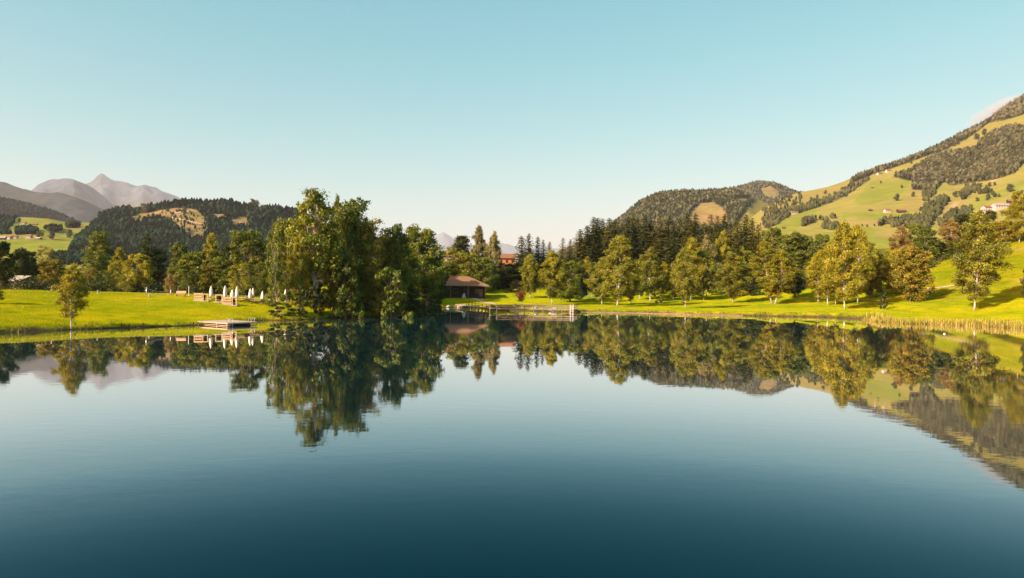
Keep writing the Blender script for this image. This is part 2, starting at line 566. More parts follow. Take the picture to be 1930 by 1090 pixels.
def cone_forest(name, places, heights, rng, mat, lush=0.25, sides=7):
    """a wood seen as one mass: every tree of it stands on its own spot of the slope"""
    n = len(places)
    ang = np.linspace(0, 2 * np.pi, sides, endpoint=False)
    kind = rng.random(n) < lush
    H = heights * 0.86; W = H * np.where(kind, rng.uniform(0.26, 0.36, n), rng.uniform(0.19, 0.28, n))
    tint = np.clip(rng.normal(0.45, 0.09, n) + 0.12 * kind + 0.55 * fbm(places[:, 0] / 55, places[:, 1] / 55, 61, 3), 0, 1)
    Vs, Fs, Ts = [], [], []
    off = 0
    rings_c = [(0.05, 1.0), (0.40, 0.66), (0.38, 0.92), (0.72, 0.34), (0.69, 0.55), (1.0, 0.02)]
    rings_b = [(0.10, 0.45), (0.35, 0.98), (0.60, 1.0), (0.82, 0.72), (0.95, 0.35), (1.0, 0.05)]
    for sel, rings in ((~kind, rings_c), (kind, rings_b)):
        P = places[sel]; m = len(P)
        if not m:
            continue
        A = ang[None, None] + rng.uniform(0, 6.3, (m, 1, 1))
        rr = np.array([r[1] for r in rings]); hh = np.array([r[0] for r in rings])
        jit = rng.uniform(0.7, 1.25, (m, len(rings), sides))
        rad = W[sel][:, None, None] * rr[None, :, None] * jit
        lean = rng.normal(0, 0.02, (m, 2)) * H[sel][:, None]
        X = P[:, 0, None, None] + rad * np.cos(A) + (lean[:, 0, None] * hh[None])[..., None]
        Y = P[:, 1, None, None] + rad * np.sin(A) + (lean[:, 1, None] * hh[None])[..., None]
        Z = P[:, 2, None, None] - 1.0 + H[sel][:, None, None] * (hh[None, :, None] + rng.uniform(-0.03, 0.03, (m, len(rings), sides)))
        V = np.stack([X, Y, Z], -1)
        nr = len(rings)
        base = off + np.arange(m)[:, None, None] * nr * sides
        i = np.arange(nr - 1)[None, :, None] * sides; k = np.arange(sides)[None, None]; k2 = (k + 1) % sides
        q = np.stack([base + i + k, base + i + k2, base + i + sides + k2, base + i + sides + k], -1).reshape(-1, 4)
        Vs.append(V.reshape(-1, 3)); Fs.append(q)
        Ts.append(np.repeat(tint[sel], nr * sides) + rng.uniform(-.06, .06, m * nr * sides))
        off += m * nr * sides
    me = mesh_arrays(name, np.concatenate(Vs), Fs, mat, True, {'tint': np.clip(np.concatenate(Ts), 0, 1)})
    return tag(link(name, me), kind='stuff')


WOOD_NEAR = leaf_mat('hill_wood', (0.066, 0.080, 0.033), (0.118, 0.134, 0.060), (0.18, 0.19, 0.09), 0.35, 0.0)
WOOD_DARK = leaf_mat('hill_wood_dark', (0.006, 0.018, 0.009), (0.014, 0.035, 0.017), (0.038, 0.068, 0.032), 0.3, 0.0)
WOOD_HEDGE = leaf_mat('hill_hedge', (0.045, 0.054, 0.02), (0.085, 0.094, 0.036), (0.14, 0.145, 0.06), 0.3, 0.0)
WOOD_WARM = leaf_mat('hill_wood_warm', (0.072, 0.080, 0.034), (0.125, 0.132, 0.062), (0.185, 0.185, 0.094), 0.35, 0.0)


def sample_polys(polys, dens, rng, holes=()):
    """random pixels inside the outlines"""
    out = []
    for poly in polys:
        d = dens
        if isinstance(poly, tuple):
            poly, d = poly
        a = np.array(poly)
        x0, y0 = a.min(0); x1, y1 = a.max(0)
        n = int((x1 - x0) * (y1 - y0) * d)
        p = np.stack([rng.uniform(x0, x1, n), rng.uniform(y0, y1, n)], -1)
        p = p[inpoly(p[:, 0], p[:, 1], poly)]
        out.append(p)
    p = np.concatenate(out)
    for h in holes:
        p = p[~inpoly(p[:, 0], p[:, 1], h)]
    return p


def wood_on(hill, name, polys, dens, hmin, hmax, mat, rng, holes=(), lush=0.25):
    p = sample_polys(polys, dens, rng, holes)
    P, ok = hill.invert(p[:, 0], p[:, 1])
    P = P[ok]
    # clumps and thin spots
    P = P[fbm(P[:, 0] / 90, P[:, 1] / 90, 31, 3) > -0.55]
    return cone_forest(name, P, rng.uniform(hmin, hmax, len(P)), rng, mat, lush)


# far snow-less peaks in the gap
M0 = Hill('far_mountain', [(700, 478, 34000), (760, 466, 34000), (790, 460, 34000), (803, 449, 34000), (812, 444, 34000), (820, 446, 34000), (828, 441, 34000), (836, 438, 34000), (848, 445, 34000), (858, 453, 34000),
                           (872, 458, 34000), (890, 463, 34000), (905, 461, 34000), (918, 457, 34000), (932, 452, 34000), (944, 458, 34000), (956, 460, 34000), (975, 467, 34000), (1000, 469, 34000), (1030, 465, 34000), (1060, 470, 34000), (1140, 480, 34000)],
          24000, 60, 1.2, 0.2, 1500, 4)
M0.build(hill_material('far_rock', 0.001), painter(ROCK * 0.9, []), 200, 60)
# the bare peak on the left
M1 = Hill('bare_peak', [(20, 392, 14200), (100, 372, 14200), (150, 352, 14200), (164, 346, 14200), (172, 343, 14200), (182, 334, 14200), (190, 328, 14200), (197, 331, 14200), (208, 338, 14200), (218, 344, 14200), (232, 347, 14200), (246, 350, 14200),
                        (270, 348.5, 14200), (285, 354, 14200), (305, 361, 14200), (325, 368, 14200), (345, 373, 14200), (400, 384, 14200), (470, 390, 14200), (500, 385, 14200), (530, 390, 14200), (570, 400, 14200), (640, 440, 14200), (720, 470, 14200)],
          11800, 60, 1.15, 0.42, 1200, 12)
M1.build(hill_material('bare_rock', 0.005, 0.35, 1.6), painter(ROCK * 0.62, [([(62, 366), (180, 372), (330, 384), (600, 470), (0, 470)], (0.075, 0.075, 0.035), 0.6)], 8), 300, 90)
M1b = Hill('bare_mountain', [(-60, 420, 10600), (20, 384, 10600), (45, 368, 10600), (62, 358, 10600), (72, 350, 10600), (88, 343, 10600), (105, 338.5, 10600), (122, 337, 10600), (140, 336.5, 10600), (152, 340, 10650), (165, 347, 10850), (178, 356, 11100), (190, 366, 11350), (203, 378, 11600), (216, 390, 11800), (235, 404, 12000), (270, 430, 12200), (330, 475, 12300), (400, 520, 12300)],
           7600, 60, 1.2, 0.34, 1100, 15)
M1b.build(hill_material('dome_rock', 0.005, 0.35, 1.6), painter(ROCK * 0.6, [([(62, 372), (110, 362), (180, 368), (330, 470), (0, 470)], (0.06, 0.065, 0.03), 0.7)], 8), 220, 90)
M2 = Hill('wooded_ridge', [(-420, 240, 7000), (-200, 296, 7000), (-60, 330, 7000), (0, 344, 7000), (30, 351, 7000), (58, 358, 7000), (78, 362, 7000), (116, 367, 7000), (140, 372, 7000), (158, 378, 7000), (177, 386, 7000), (196, 395, 7000), (225, 412, 7000), (270, 435, 7000), (330, 470, 7000), (430, 525, 7000)],
          4600, 90, 1.0, 0.25, 600, 22)
M2.build(hill_material('ridge_wood', 0.012, 0.55, 1.35), painter((0.040, 0.052, 0.046), [([(0, 350), (60, 362), (120, 378), (60, 385), (0, 372)], (0.06, 0.062, 0.048), 0.6)], 5), 200, 70)
M3 = Hill('wooded_spur', [(-420, 320, 3400), (-120, 350, 3400), (-40, 362, 3400), (0, 371, 3400), (30, 376, 3400), (60, 384, 3400), (85, 391, 3400), (110, 399, 3400), (135, 411, 3400), (160, 424, 3400), (200, 444, 3400), (300, 490, 3400), (380, 525, 3400)],
          2400, 60, 1.0, 0.10, 300, 32)
M3.build(hill_material('spur_wood', 0.02, 0.6, 1.3), painter((0.05, 0.05, 0.025), []), 160, 60)
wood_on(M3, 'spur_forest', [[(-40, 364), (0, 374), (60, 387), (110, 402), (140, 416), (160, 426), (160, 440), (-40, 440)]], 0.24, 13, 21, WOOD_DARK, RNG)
# rolling meadows with the hamlet, left
H2 = Hill('meadow_hill', [(-420, 396, 1560), (-60, 402, 1560), (0, 410, 1560), (34, 410, 1560), (60, 410, 1560), (93, 412, 1560), (121, 418, 1560), (150, 420, 1560), (172, 420, 1560), (184, 440, 1500), (205, 466, 1450), (240, 494, 1400), (300, 515, 1400), (400, 532, 1400)],
          800, 12, 1.05, 0.10, 200, 41)
H2.build(hill_material('meadow_left', 0.03, 0.85, 1.15), painter(MEADOW, [([(100, 455), (175, 425), (175, 418), (110, 437), (80, 447)], DRY, 0.6), ([(-20, 440), (60, 436), (90, 444), (60, 452), (0, 454)], DRY, 0.35),
                                                                          ([(30, 408), (120, 416), (110, 426), (40, 420)], DRY, 0.25)], 2), 170, 70)
wood_on(H2, 'meadow_edge_forest', [[(-40, 396), (30, 410), (28, 421), (10, 437), (-40, 445)], [(28, 432), (60, 431), (72, 436), (66, 443), (30, 443)], [(85, 432), (100, 428), (118, 434), (100, 440)],
                                   [(122, 424), (150, 422), (150, 430), (126, 430)], [(0, 437), (20, 437), (20, 442), (0, 443)], [(98, 483), (165, 478), (165, 500), (90, 500)], [(140, 452), (175, 424), (180, 470), (128, 476)]],
        0.30, 8, 13, WOOD_DARK, RNG, lush=0.45)
# the wooded hill with the felled slope, left
H1 = Hill('felled_hill', [(0, 532, 1640), (70, 520, 1640), (100, 506, 1640), (130, 484, 1640), (160, 442, 1640), (172, 424, 1640), (186, 410, 1680), (215, 401, 1720), (238, 395, 1720), (262, 396, 1720), (290, 394, 1720), (318, 388, 1720), (342, 384, 1720), (372, 384, 1720), (400, 386, 1720),
                          (430, 384, 1720), (442, 386, 1720), (470, 389, 1720), (500, 394, 1720), (535, 396, 1720), (562, 400, 1720), (620, 430, 1720), (700, 458, 1640), (780, 478, 1640), (850, 490, 1640), (960, 510, 1640), (1060, 530, 1640)],
          1100, 12, 0.95, 0.12, 190, 52)
FELLED = [[(236, 416), (262, 402), (330, 392), (352, 392), (372, 396), (384, 408), (392, 424), (378, 446), (340, 438), (320, 420), (290, 412), (262, 424)],
          [(388, 404), (420, 404), (432, 414), (410, 418)], [(432, 420), (450, 408), (466, 410), (470, 428), (440, 432)], [(345, 432), (385, 420), (398, 440), (372, 450), (350, 446)]]
ROADS = [[(322, 410), (352, 413), (382, 421), (382, 423.5), (350, 416.5), (322, 413)], [(330, 400), (362, 396.5), (362, 398.5), (330, 402.5)], [(452, 417), (478, 430), (476, 432), (451, 419.5)]]
H1.build(hill_material('felled_slope', 0.06, 0.55, 1.4), painter(FLOOR * 0.35, [(f, DRY * 0.35 + BROWN * 0.35 + FLOOR * 0.3, 1.0) for f in FELLED] + [([(262, 410), (300, 404), (318, 412), (290, 418)], FLOOR, 0.7), ([(340, 408), (370, 402), (380, 412), (352, 420)], MEADOW * 0.6 + BROWN * 0.4, 0.6), ([(330, 425), (372, 432), (366, 444), (338, 436)], FLOOR * 0.8, 0.6)] + [(r, SOIL, 0.9) for r in ROADS], 2.5), 330, 110)
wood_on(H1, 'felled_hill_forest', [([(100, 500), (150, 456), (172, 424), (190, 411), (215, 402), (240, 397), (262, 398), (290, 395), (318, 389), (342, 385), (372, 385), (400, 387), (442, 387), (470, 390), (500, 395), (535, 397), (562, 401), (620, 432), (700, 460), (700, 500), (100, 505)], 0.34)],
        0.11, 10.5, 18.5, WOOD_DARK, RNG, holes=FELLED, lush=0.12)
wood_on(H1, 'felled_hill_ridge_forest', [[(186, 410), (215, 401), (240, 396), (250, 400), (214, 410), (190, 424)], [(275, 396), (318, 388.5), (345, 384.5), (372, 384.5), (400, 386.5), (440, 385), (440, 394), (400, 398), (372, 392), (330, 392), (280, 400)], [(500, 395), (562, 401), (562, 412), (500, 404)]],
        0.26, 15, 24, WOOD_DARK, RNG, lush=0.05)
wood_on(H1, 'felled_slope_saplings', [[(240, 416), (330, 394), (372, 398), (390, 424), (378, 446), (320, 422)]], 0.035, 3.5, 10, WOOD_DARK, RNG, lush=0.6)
# right of the gap: dome, peak, and the long mountainside
R2 = Hill('wooded_peak', [(1300, 372, 4000), (1340, 360, 4000), (1383, 352, 4000), (1408, 346, 4000), (1426, 341, 4000), (1440, 341.5, 4000), (1462, 344, 4000), (1482, 353, 4000), (1507, 361, 4000), (1540, 368, 4000), (1600, 384, 4000)],
          3000, 60, 1.0, 0.10, 350, 62)
R2.build(hill_material('peak_wood', 0.02, 0.7, 1.25), painter(FLOOR, [([(1432, 356), (1452, 351), (1470, 362), (1462, 374), (1440, 372)], DRY, 0.8), ([(1405, 362), (1416, 358), (1418, 372), (1408, 374)], SOIL, 0.5)], 2), 160, 60)
wood_on(R2, 'peak_forest', [[(1330, 364), (1383, 353), (1408, 347), (1426, 342), (1462, 345), (1482, 354), (1507, 362), (1540, 370), (1520, 384), (1380, 392), (1340, 380)]], 0.30, 12, 19, WOOD_NEAR, RNG,
        holes=[[(1432, 356), (1452, 351), (1470, 362), (1462, 374), (1440, 372)]])
R1 = Hill('wooded_dome', [(880, 530, 2600), (1000, 500, 2600), (1060, 470, 2600), (1100, 452, 2600), (1135, 434, 2600), (1150, 424, 2600), (1160, 417, 2600), (1176, 404, 2600), (1202, 382, 2600), (1224, 370, 2600), (1246, 363, 2600), (1275, 360, 2600), (1308, 361, 2600), (1337, 359, 2600), (1368, 358, 2600),
                          (1390, 359, 2600), (1412, 366, 2600), (1430, 376, 2600), (1450, 384, 2600), (1480, 400, 2600), (1520, 420, 2600), (1620, 470, 2600), (1720, 530, 2600)],
          1300, 30, 0.9, 0.10, 280, 72)
DOME_BARE = [[(1294, 412), (1304, 396), (1320, 384), (1345, 382), (1362, 392), (1372, 408), (1372, 425), (1330, 432), (1300, 428)], [(1384, 380), (1395, 374), (1412, 376), (1404, 384), (1386, 384)],
             [(1385, 425), (1405, 402), (1418, 384), (1430, 376), (1452, 386), (1470, 396), (1440, 420), (1420, 432)]]
R1.build(hill_material('dome_wood', 0.03, 0.75, 1.2), painter(FLOOR * 1.1, [(DOME_BARE[0], BROWN * 0.5 + DRY * 0.5, 1.0), ([(1320, 388), (1350, 386), (1362, 400), (1325, 400)], DRY * 0.6 + MEADOW * 0.4, 0.7), (DOME_BARE[1], DRY, 0.9), (DOME_BARE[2], DRY * 0.7 + MEADOW * 0.3, 1.0)], 2), 260, 100)
wood_on(R1, 'dome_forest', [[(1100, 454), (1135, 436), (1160, 419), (1176, 406), (1202, 384), (1224, 372), (1246, 365), (1275, 361.5), (1308, 362.5), (1337, 360.5), (1368, 359.5), (1390, 360.5), (1412, 368), (1420, 380), (1400, 400), (1385, 426), (1330, 440), (1100, 470)]],
        0.42, 12, 20, WOOD_NEAR, RNG, holes=DOME_BARE, lush=0.12)
R3 = Hill('mountainside', [(1130, 528, 1500), (1240, 500, 1550), (1300, 474, 1600), (1340, 452, 1700), (1380, 436, 1800), (1410, 414, 1900), (1440, 392, 2000), (1470, 376, 2050), (1500, 365, 2100), (1530, 359, 2100), (1560, 353, 2100), (1590, 343, 2100), (1614, 332, 2100), (1641, 322, 2150), (1676, 311, 2200), (1710, 300, 2200), (1749, 283, 2250), (1776, 271, 2250),
                           (1809, 254, 2300), (1840, 238, 2300), (1864, 225, 2300), (1897, 199, 2300), (1930, 181, 2300), (2000, 142, 2300), (2100, 100, 2300), (2300, 40, 2300), (2700, -40, 2300)],
          900, 52, 1.0, 0.07, 330, 82)
FA = [(1600, 346), (1614, 333), (1641, 323), (1676, 312), (1710, 301), (1749, 284), (1776, 272), (1809, 255), (1840, 239), (1864, 226), (1897, 200), (1930, 182), (2000, 143), (2100, 101), (2100, 140), (2000, 190),
      (1930, 216), (1905, 224), (1880, 229), (1865, 232), (1845, 246), (1820, 264), (1795, 276), (1770, 288), (1745, 295), (1715, 306), (1680, 318), (1645, 329), (1610, 344)]
FB = [(1680, 333), (1716, 322), (1751, 300), (1793, 287), (1842, 281), (1844, 268), (1875, 248), (1911, 238), (1930, 243), (2000, 220), (2100, 190), (2100, 260), (1930, 306), (1911, 327), (1875, 339), (1826, 345), (1793, 350), (1779, 342), (1760, 361), (1721, 358), (1718, 342)]
FC = [(1440, 432), (1455, 410), (1474, 399), (1520, 386), (1567, 370), (1598, 352), (1640, 336), (1636, 342), (1606, 362), (1570, 382), (1522, 398), (1490, 406), (1465, 424)]
FD = [(1430, 424), (1436, 396), (1455, 380), (1480, 372), (1510, 372), (1510, 386), (1480, 396), (1455, 408), (1444, 426)]
FE = [(1739, 391), (1776, 372), (1790, 378), (1775, 398), (1760, 416), (1748, 436), (1738, 428), (1740, 410)]
FG = [(1655, 427), (1668, 415), (1700, 412), (1738, 410), (1742, 432), (1700, 430)]
FH = [(1828, 348), (1862, 356), (1884, 372), (1866, 376), (1840, 366), (1815, 378), (1808, 372)]
FI = [(1764, 424), (1790, 404), (1830, 392), (1832, 402), (1800, 420), (1775, 432)]
FJ = [(1510, 430), (1512, 420), (1524, 414), (1552, 412), (1580, 408), (1578, 412), (1548, 417), (1526, 421)]
FK = [(1548, 432), (1556, 424), (1582, 426), (1580, 436)]
FL = [(1738, 366), (1760, 358), (1764, 364), (1748, 382), (1740, 378)]
GREEN_FIELDS = [[(1608, 382), (1640, 344), (1715, 338), (1712, 352), (1690, 372), (1640, 386)], [(1450, 440), (1475, 408), (1540, 395), (1530, 420), (1470, 444)], [(1810, 395), (1840, 375), (1930, 340), (1930, 360), (1880, 372), (1830, 400)],
                [(1585, 420), (1590, 401), (1750, 401), (1738, 411), (1640, 414)], [(1550, 440), (1620, 428), (1760, 440), (1700, 470), (1500, 470)], [(1690, 330), (1745, 297), (1752, 299), (1716, 321)]]
DRY_FIELDS = [[(1700, 400), (1715, 362), (1740, 352), (1750, 366), (1738, 396)], [(1580, 425), (1600, 408), (1640, 414), (1735, 412), (1730, 425)], [(1640, 445), (1665, 432), (1700, 436), (1690, 450)], [(1790, 285), (1842, 260), (1930, 225), (1930, 240), (1840, 270), (1842, 281)],
              [(1775, 400), (1800, 375), (1835, 372), (1815, 390), (1790, 420), (1760, 430)], [(1410, 440), (1440, 395), (1500, 366), (1560, 355), (1610, 345), (1600, 352), (1520, 384), (1455, 405), (1440, 430)]]
R3.build(hill_material('mountain_meadow', 0.03, 0.85, 1.15), painter(MEADOW * 0.62 + DRY * 0.45, [(g, MEADOW * 1.02, 0.85) for g in GREEN_FIELDS] + [(d, DRY * 0.75 + MEADOW * 0.25, 0.8) for d in DRY_FIELDS] +
         [(f, FLOOR, 0.9) for f in (FA, FB, FC, FE)] + [([(1865, 338), (1885, 328), (1890, 333), (1868, 342)], SOIL, 0.9), ([(1790, 392), (1800, 378), (1808, 380), (1800, 394)], SOIL, 0.5), ([(1640, 400), (1760, 402), (1760, 404), (1640, 402)], MEADOW * 1.25, 0.8)], 2.0), 420, 140)
wood_on(R3, 'ridge_forest', [FA], 0.42, 11, 18, WOOD_WARM, RNG, lush=0.2)
wood_on(R3, 'mountain_forest', [FB], 0.44, 10, 17, WOOD_WARM, RNG, lush=0.12)
wood_on(R3, 'hedgerow_woods', [(FC, .15), (FD, .06), (FE, .16), (FG, .10), (FH, .07), (FI, .08), (FJ, .11), (FK, .12), (FL, .14)], 0.08, 8, 14, WOOD_HEDGE, RNG, lush=0.75)


def hill_point(hill, px, py):
    P, ok = hill.invert(np.array([px, px + .01]), np.array([py, py]))
    return P[0]


# ------------------------------------------------------------------ tree models
def leaf_quads(Cn, Nn, S, rng, aspect=0.62):
    """diamond leaf sprays"""
    n = len(Cn)
    Nn = Nn / np.maximum(np.linalg.norm(Nn, axis=1, keepdims=True), 1e-6)
    ref = rng.normal(size=(n, 3))
    A = np.cross(Nn, ref); A /= np.maximum(np.linalg.norm(A, axis=1, keepdims=True), 1e-6)
    B = np.cross(Nn, A)
    S = S[:, None]
    bend = Nn * S * rng.uniform(-0.25, 0.1, (n, 1))
    V = np.stack([Cn - A * S, Cn - B * S * aspect + bend, Cn + A * S, Cn + B * S * aspect + bend], 1)
    i = np.arange(n)[:, None] * 4
    return V.reshape(-1, 3), (i + np.arange(4)[None])


def rand_dirs(n, rng):
    v = rng.normal(size=(n, 3))
    return v / np.linalg.norm(v, axis=1, keepdims=True)


class Proto:
    def __init__(self, H, W, crown, trunk):
        self.H, self.W, self.crown, self.trunk = H, W, crown, trunk


def finish(name, H, Vl, Fl, tint, mb, leafmat, barkmat):
    crown = mesh_arrays('crown', Vl, [Fl], leafmat, False, {'tint': np.clip(tint, 0, 1)})
    tr = None
    if mb is not None and mb.V:
        tr = bpy.data.meshes.new('trunk')
        tr.from_pydata(mb.V, [], mb.F)
        for p in tr.polygons:
            p.use_smooth = True
        tr.materials.append(barkmat)
    r = np.percentile(np.hypot(Vl[:, 0], Vl[:, 1]), 93)
    top = np.percentile(Vl[:, 2], 99.7)
    return Proto(top, r, crown, tr)


def bent(p0, p1, rng, k=4, amt=0.08, sag=0.0):
    p0 = np.array(p0, float); p1 = np.array(p1, float)
    L = np.linalg.norm(p1 - p0)
    pts = []
    off = rng.normal(0, amt * L, 3)
    for i in range(k + 1):
        t = i / k
        p = p0 + (p1 - p0) * t + off * math.sin(math.pi * t) + np.array([0, 0, sag * L * math.sin(math.pi * t)])
        pts.append(tuple(p))
    return pts


def broadleaf(seed, H=16.0, W=5.5, low=0.10, n_lobe=24, fill=54, leaf=0.235, shape='round', trunk_r=0.26, airy=0.0, stems=1, lean=(0, 0)):
    rng = np.random.default_rng(seed)
    mb = MB()
    tops = []
    for s in range(stems):
        b = np.array([0, 0, -0.4]) + (rng.normal(0, 0.5, 3) * [1, 1, 0] if stems > 1 else 0)
        top = np.array([lean[0] + rng.normal(0, 0.4 + 0.9 * (stems > 1)), lean[1] + rng.normal(0, 0.4 + 0.9 * (stems > 1)), H * 0.80])
        pts = bent(b, top, rng, 7, 0.03)
        rr = [trunk_r * (1.25 if i == 0 else 1) * (1 - 0.82 * i / 7) / math.sqrt(stems) for i in range(8)]
        mb.tube(pts, rr, 8)
        tops.append(np.array(pts))
    Cs, Ns, Ss, Ts = [], [], [], []
    for i in range(n_lobe):
        t = (i + rng.uniform(0, 1)) / n_lobe
        h = low + (0.93 - low) * t
        k = (h - low) / (1 - low)
        if shape == 'round':
            env = W * math.sqrt(max(0.05, 1 - (2 * k - 0.86) ** 2 * 0.86)) * 0.72
        elif shape == 'tall':
            env = W * (0.9 - 0.55 * k) * 0.75
        elif shape == 'top':
            env = W * (0.32 + 0.62 * math.sin(math.pi * min(1, k * 1.05)) ** 0.8) * 0.8 if k < 0.5 else W * (1.15 - 0.7 * k) * 0.72
        elif shape == 'dome':
            env = W * math.sqrt(max(0.03, 1 - k ** 2.2)) * 0.78
        az = i * 2.39996 + rng.uniform(-0.5, 0.5)
        rad = env * math.sqrt(rng.uniform(0.12, 1.0)) * 1.05
        tr = tops[i % stems]
        base = tr[min(6, max(1, int(h * 7 * 0.8)))]
        axis = np.array([np.interp(h * H, tr[:, 2], tr[:, 0]), np.interp(h * H, tr[:, 2], tr[:, 1])])
        c = np.array([axis[0] + rad * math.cos(az), axis[1] + rad * math.sin(az), h * H])
        lr = (0.115 + 0.06 * rng.random()) * H * (0.95 - 0.3 * k) * (1 - 0.25 * airy)
        lr = min(lr, W * 0.48)
        mb.tube(bent(base, c, rng, 4, 0.07, 0.08), [trunk_r * 0.42 * (1 - 0.2 * j) / math.sqrt(stems) for j in range(5)], 5)
        ns = int(15 * (1 - 0.35 * airy))
        d = rand_dirs(ns, rng); d[:, 2] = d[:, 2] * 0.9 + 0.12
        sc = c + d * lr * rng.uniform(0.55, 1.0, (ns, 1)) * np.array([1, 1, 0.78])
        for q in range(ns):
            if rng.random() < 0.12 + 0.22 * airy:
                continue
            if q % 4 == 0:
                mb.tube(bent(c, sc[q], rng, 2, 0.06), [trunk_r * 0.13, trunk_r * 0.09, trunk_r * 0.03], 4, False)
            m = int(fill * rng.uniform(0.6, 1.35) * (1 - 0.3 * airy))
            r2 = lr * rng.uniform(0.34, 0.72)
            dd = rand_dirs(m, rng)
            pos = sc[q] + dd * r2 * rng.uniform(0.05, 1.0, (m, 1)) ** 0.75 * np.array([1.15, 1.15, 0.72])
            Cs.append(pos)
            Ns.append(dd * 0.55 + d[q] * 0.45 + rng.normal(0, 0.55, (m, 3)) + np.array([0, 0, 0.25]))
            Ss.append(leaf * rng.uniform(0.6, 1.25, m))
            Ts.append(np.full(m, rng.normal(0.5, 0.15)) + rng.normal(0, 0.13, m))
    Cn, Nn, S, T = np.concatenate(Cs), np.concatenate(Ns), np.concatenate(Ss), np.concatenate(Ts)
    V, Fq = leaf_quads(Cn, Nn, S, rng)
    return finish('broadleaf', H, V, Fq, np.repeat(T, 4), mb, LEAF['green'], BARK['grey'])


def birch(seed, H=15.0, W=3.4, low=0.11, n_br=84, leaf=0.13, stems=1, weep=1.0, spread=0.0, dens=2.1, peak=0.33, trunk_r=0.13):
    rng = np.random.default_rng(seed)
    mb = MB()
    Cs, Ns, Ss, Ts = [], [], [], []
    for s in range(stems):
        az0 = s * 2 * math.pi / stems + rng.uniform(-.4, .4)
        off = spread if stems > 1 else 0.0
        b = np.array([0.25 * math.cos(az0) * (stems > 1), 0.25 * math.sin(az0) * (stems > 1), -0.4])
        hs = H * (1.0 if s == 0 else rng.uniform(0.78, 0.95))
        top = np.array([off * math.cos(az0) + rng.normal(0, .25), off * math.sin(az0) + rng.normal(0, .25), hs])
        pts = np.array(bent(b, top, rng, 12, 0.018))
        mb.tube([tuple(p) for p in pts], [max(0.018, trunk_r * (1.3 if i == 0 else 1.0) * (1 - 0.93 * i / 12)) for i in range(13)], 8)
        nb = int(n_br / stems ** 0.5)
        for i in range(nb):
            t = low + (0.985 - low) * ((i + rng.random()) / nb) ** 0.9
            k = (t - low) / (1 - low)
            prof = (k / peak) ** 0.55 if k < peak else ((1 - k) / (1 - peak)) ** 0.85
            L = W * (0.06 + 1.0 * prof) * rng.uniform(0.5, 1.12)
            az = i * 2.39996 + rng.uniform(-.6, .6)
            base = np.array([np.interp(t * hs, pts[:, 2], pts[:, j]) for j in range(3)])
            rise = rng.uniform(0.25, 0.75) + 0.5 * k
            tip = base + np.array([L * math.cos(az), L * math.sin(az), L * rise])
            path = np.array(bent(base, tip, rng, 4, 0.06, 0.10))
            path[-1, 2] -= 0.12 * L * weep; path[-2, 2] -= 0.02 * L
            mb.tube([tuple(p) for p in path], [0.05 * (1 - 0.6 * k) * (1 - 0.2 * j) + 0.008 for j in range(5)], 4, False)
            nc = max(3, int(L * 3.6 * dens))
            tb = rng.normal(0.5, 0.13)
            for c in range(nc):
                f = 0.22 + 0.78 * math.sqrt(rng.random())
                x = f * 4; j = min(3, int(x)); p = path[j] + (path[j + 1] - path[j]) * (x - j)
                p = p + rng.normal(0, 0.16 * (0.4 + L * 0.25), 3)
                m = int(rng.integers(7, 17) * dens)
                drop = rng.uniform(0.25, 1.0) * weep * (0.35 + 0.25 * L)
                q = rng.random((m, 1)) ** 0.8
                pos = p + np.array([0, 0, -1.0]) * q * drop + rng.normal(0, 0.20, (m, 3)) * np.array([1, 1, 0.8])
                Cs.append(pos)
                outd = np.array([math.cos(az), math.sin(az), 0.35])
                Ns.append(outd * 0.6 + rng.normal(0, 0.75, (m, 3)))
                Ss.append(leaf * rng.uniform(0.6, 1.25, m))
                Ts.append(np.full(m, tb + rng.normal(0, 0.08)) + rng.normal(0, 0.14, m))
    Cn, Nn, S, T = np.concatenate(Cs), np.concatenate(Ns), np.concatenate(Ss), np.concatenate(Ts)
    V, Fq = leaf_quads(Cn, Nn, S, rng)
    return finish('birch', H, V, Fq, np.repeat(T, 4), mb, LEAF['olive'], BARK['birch'])


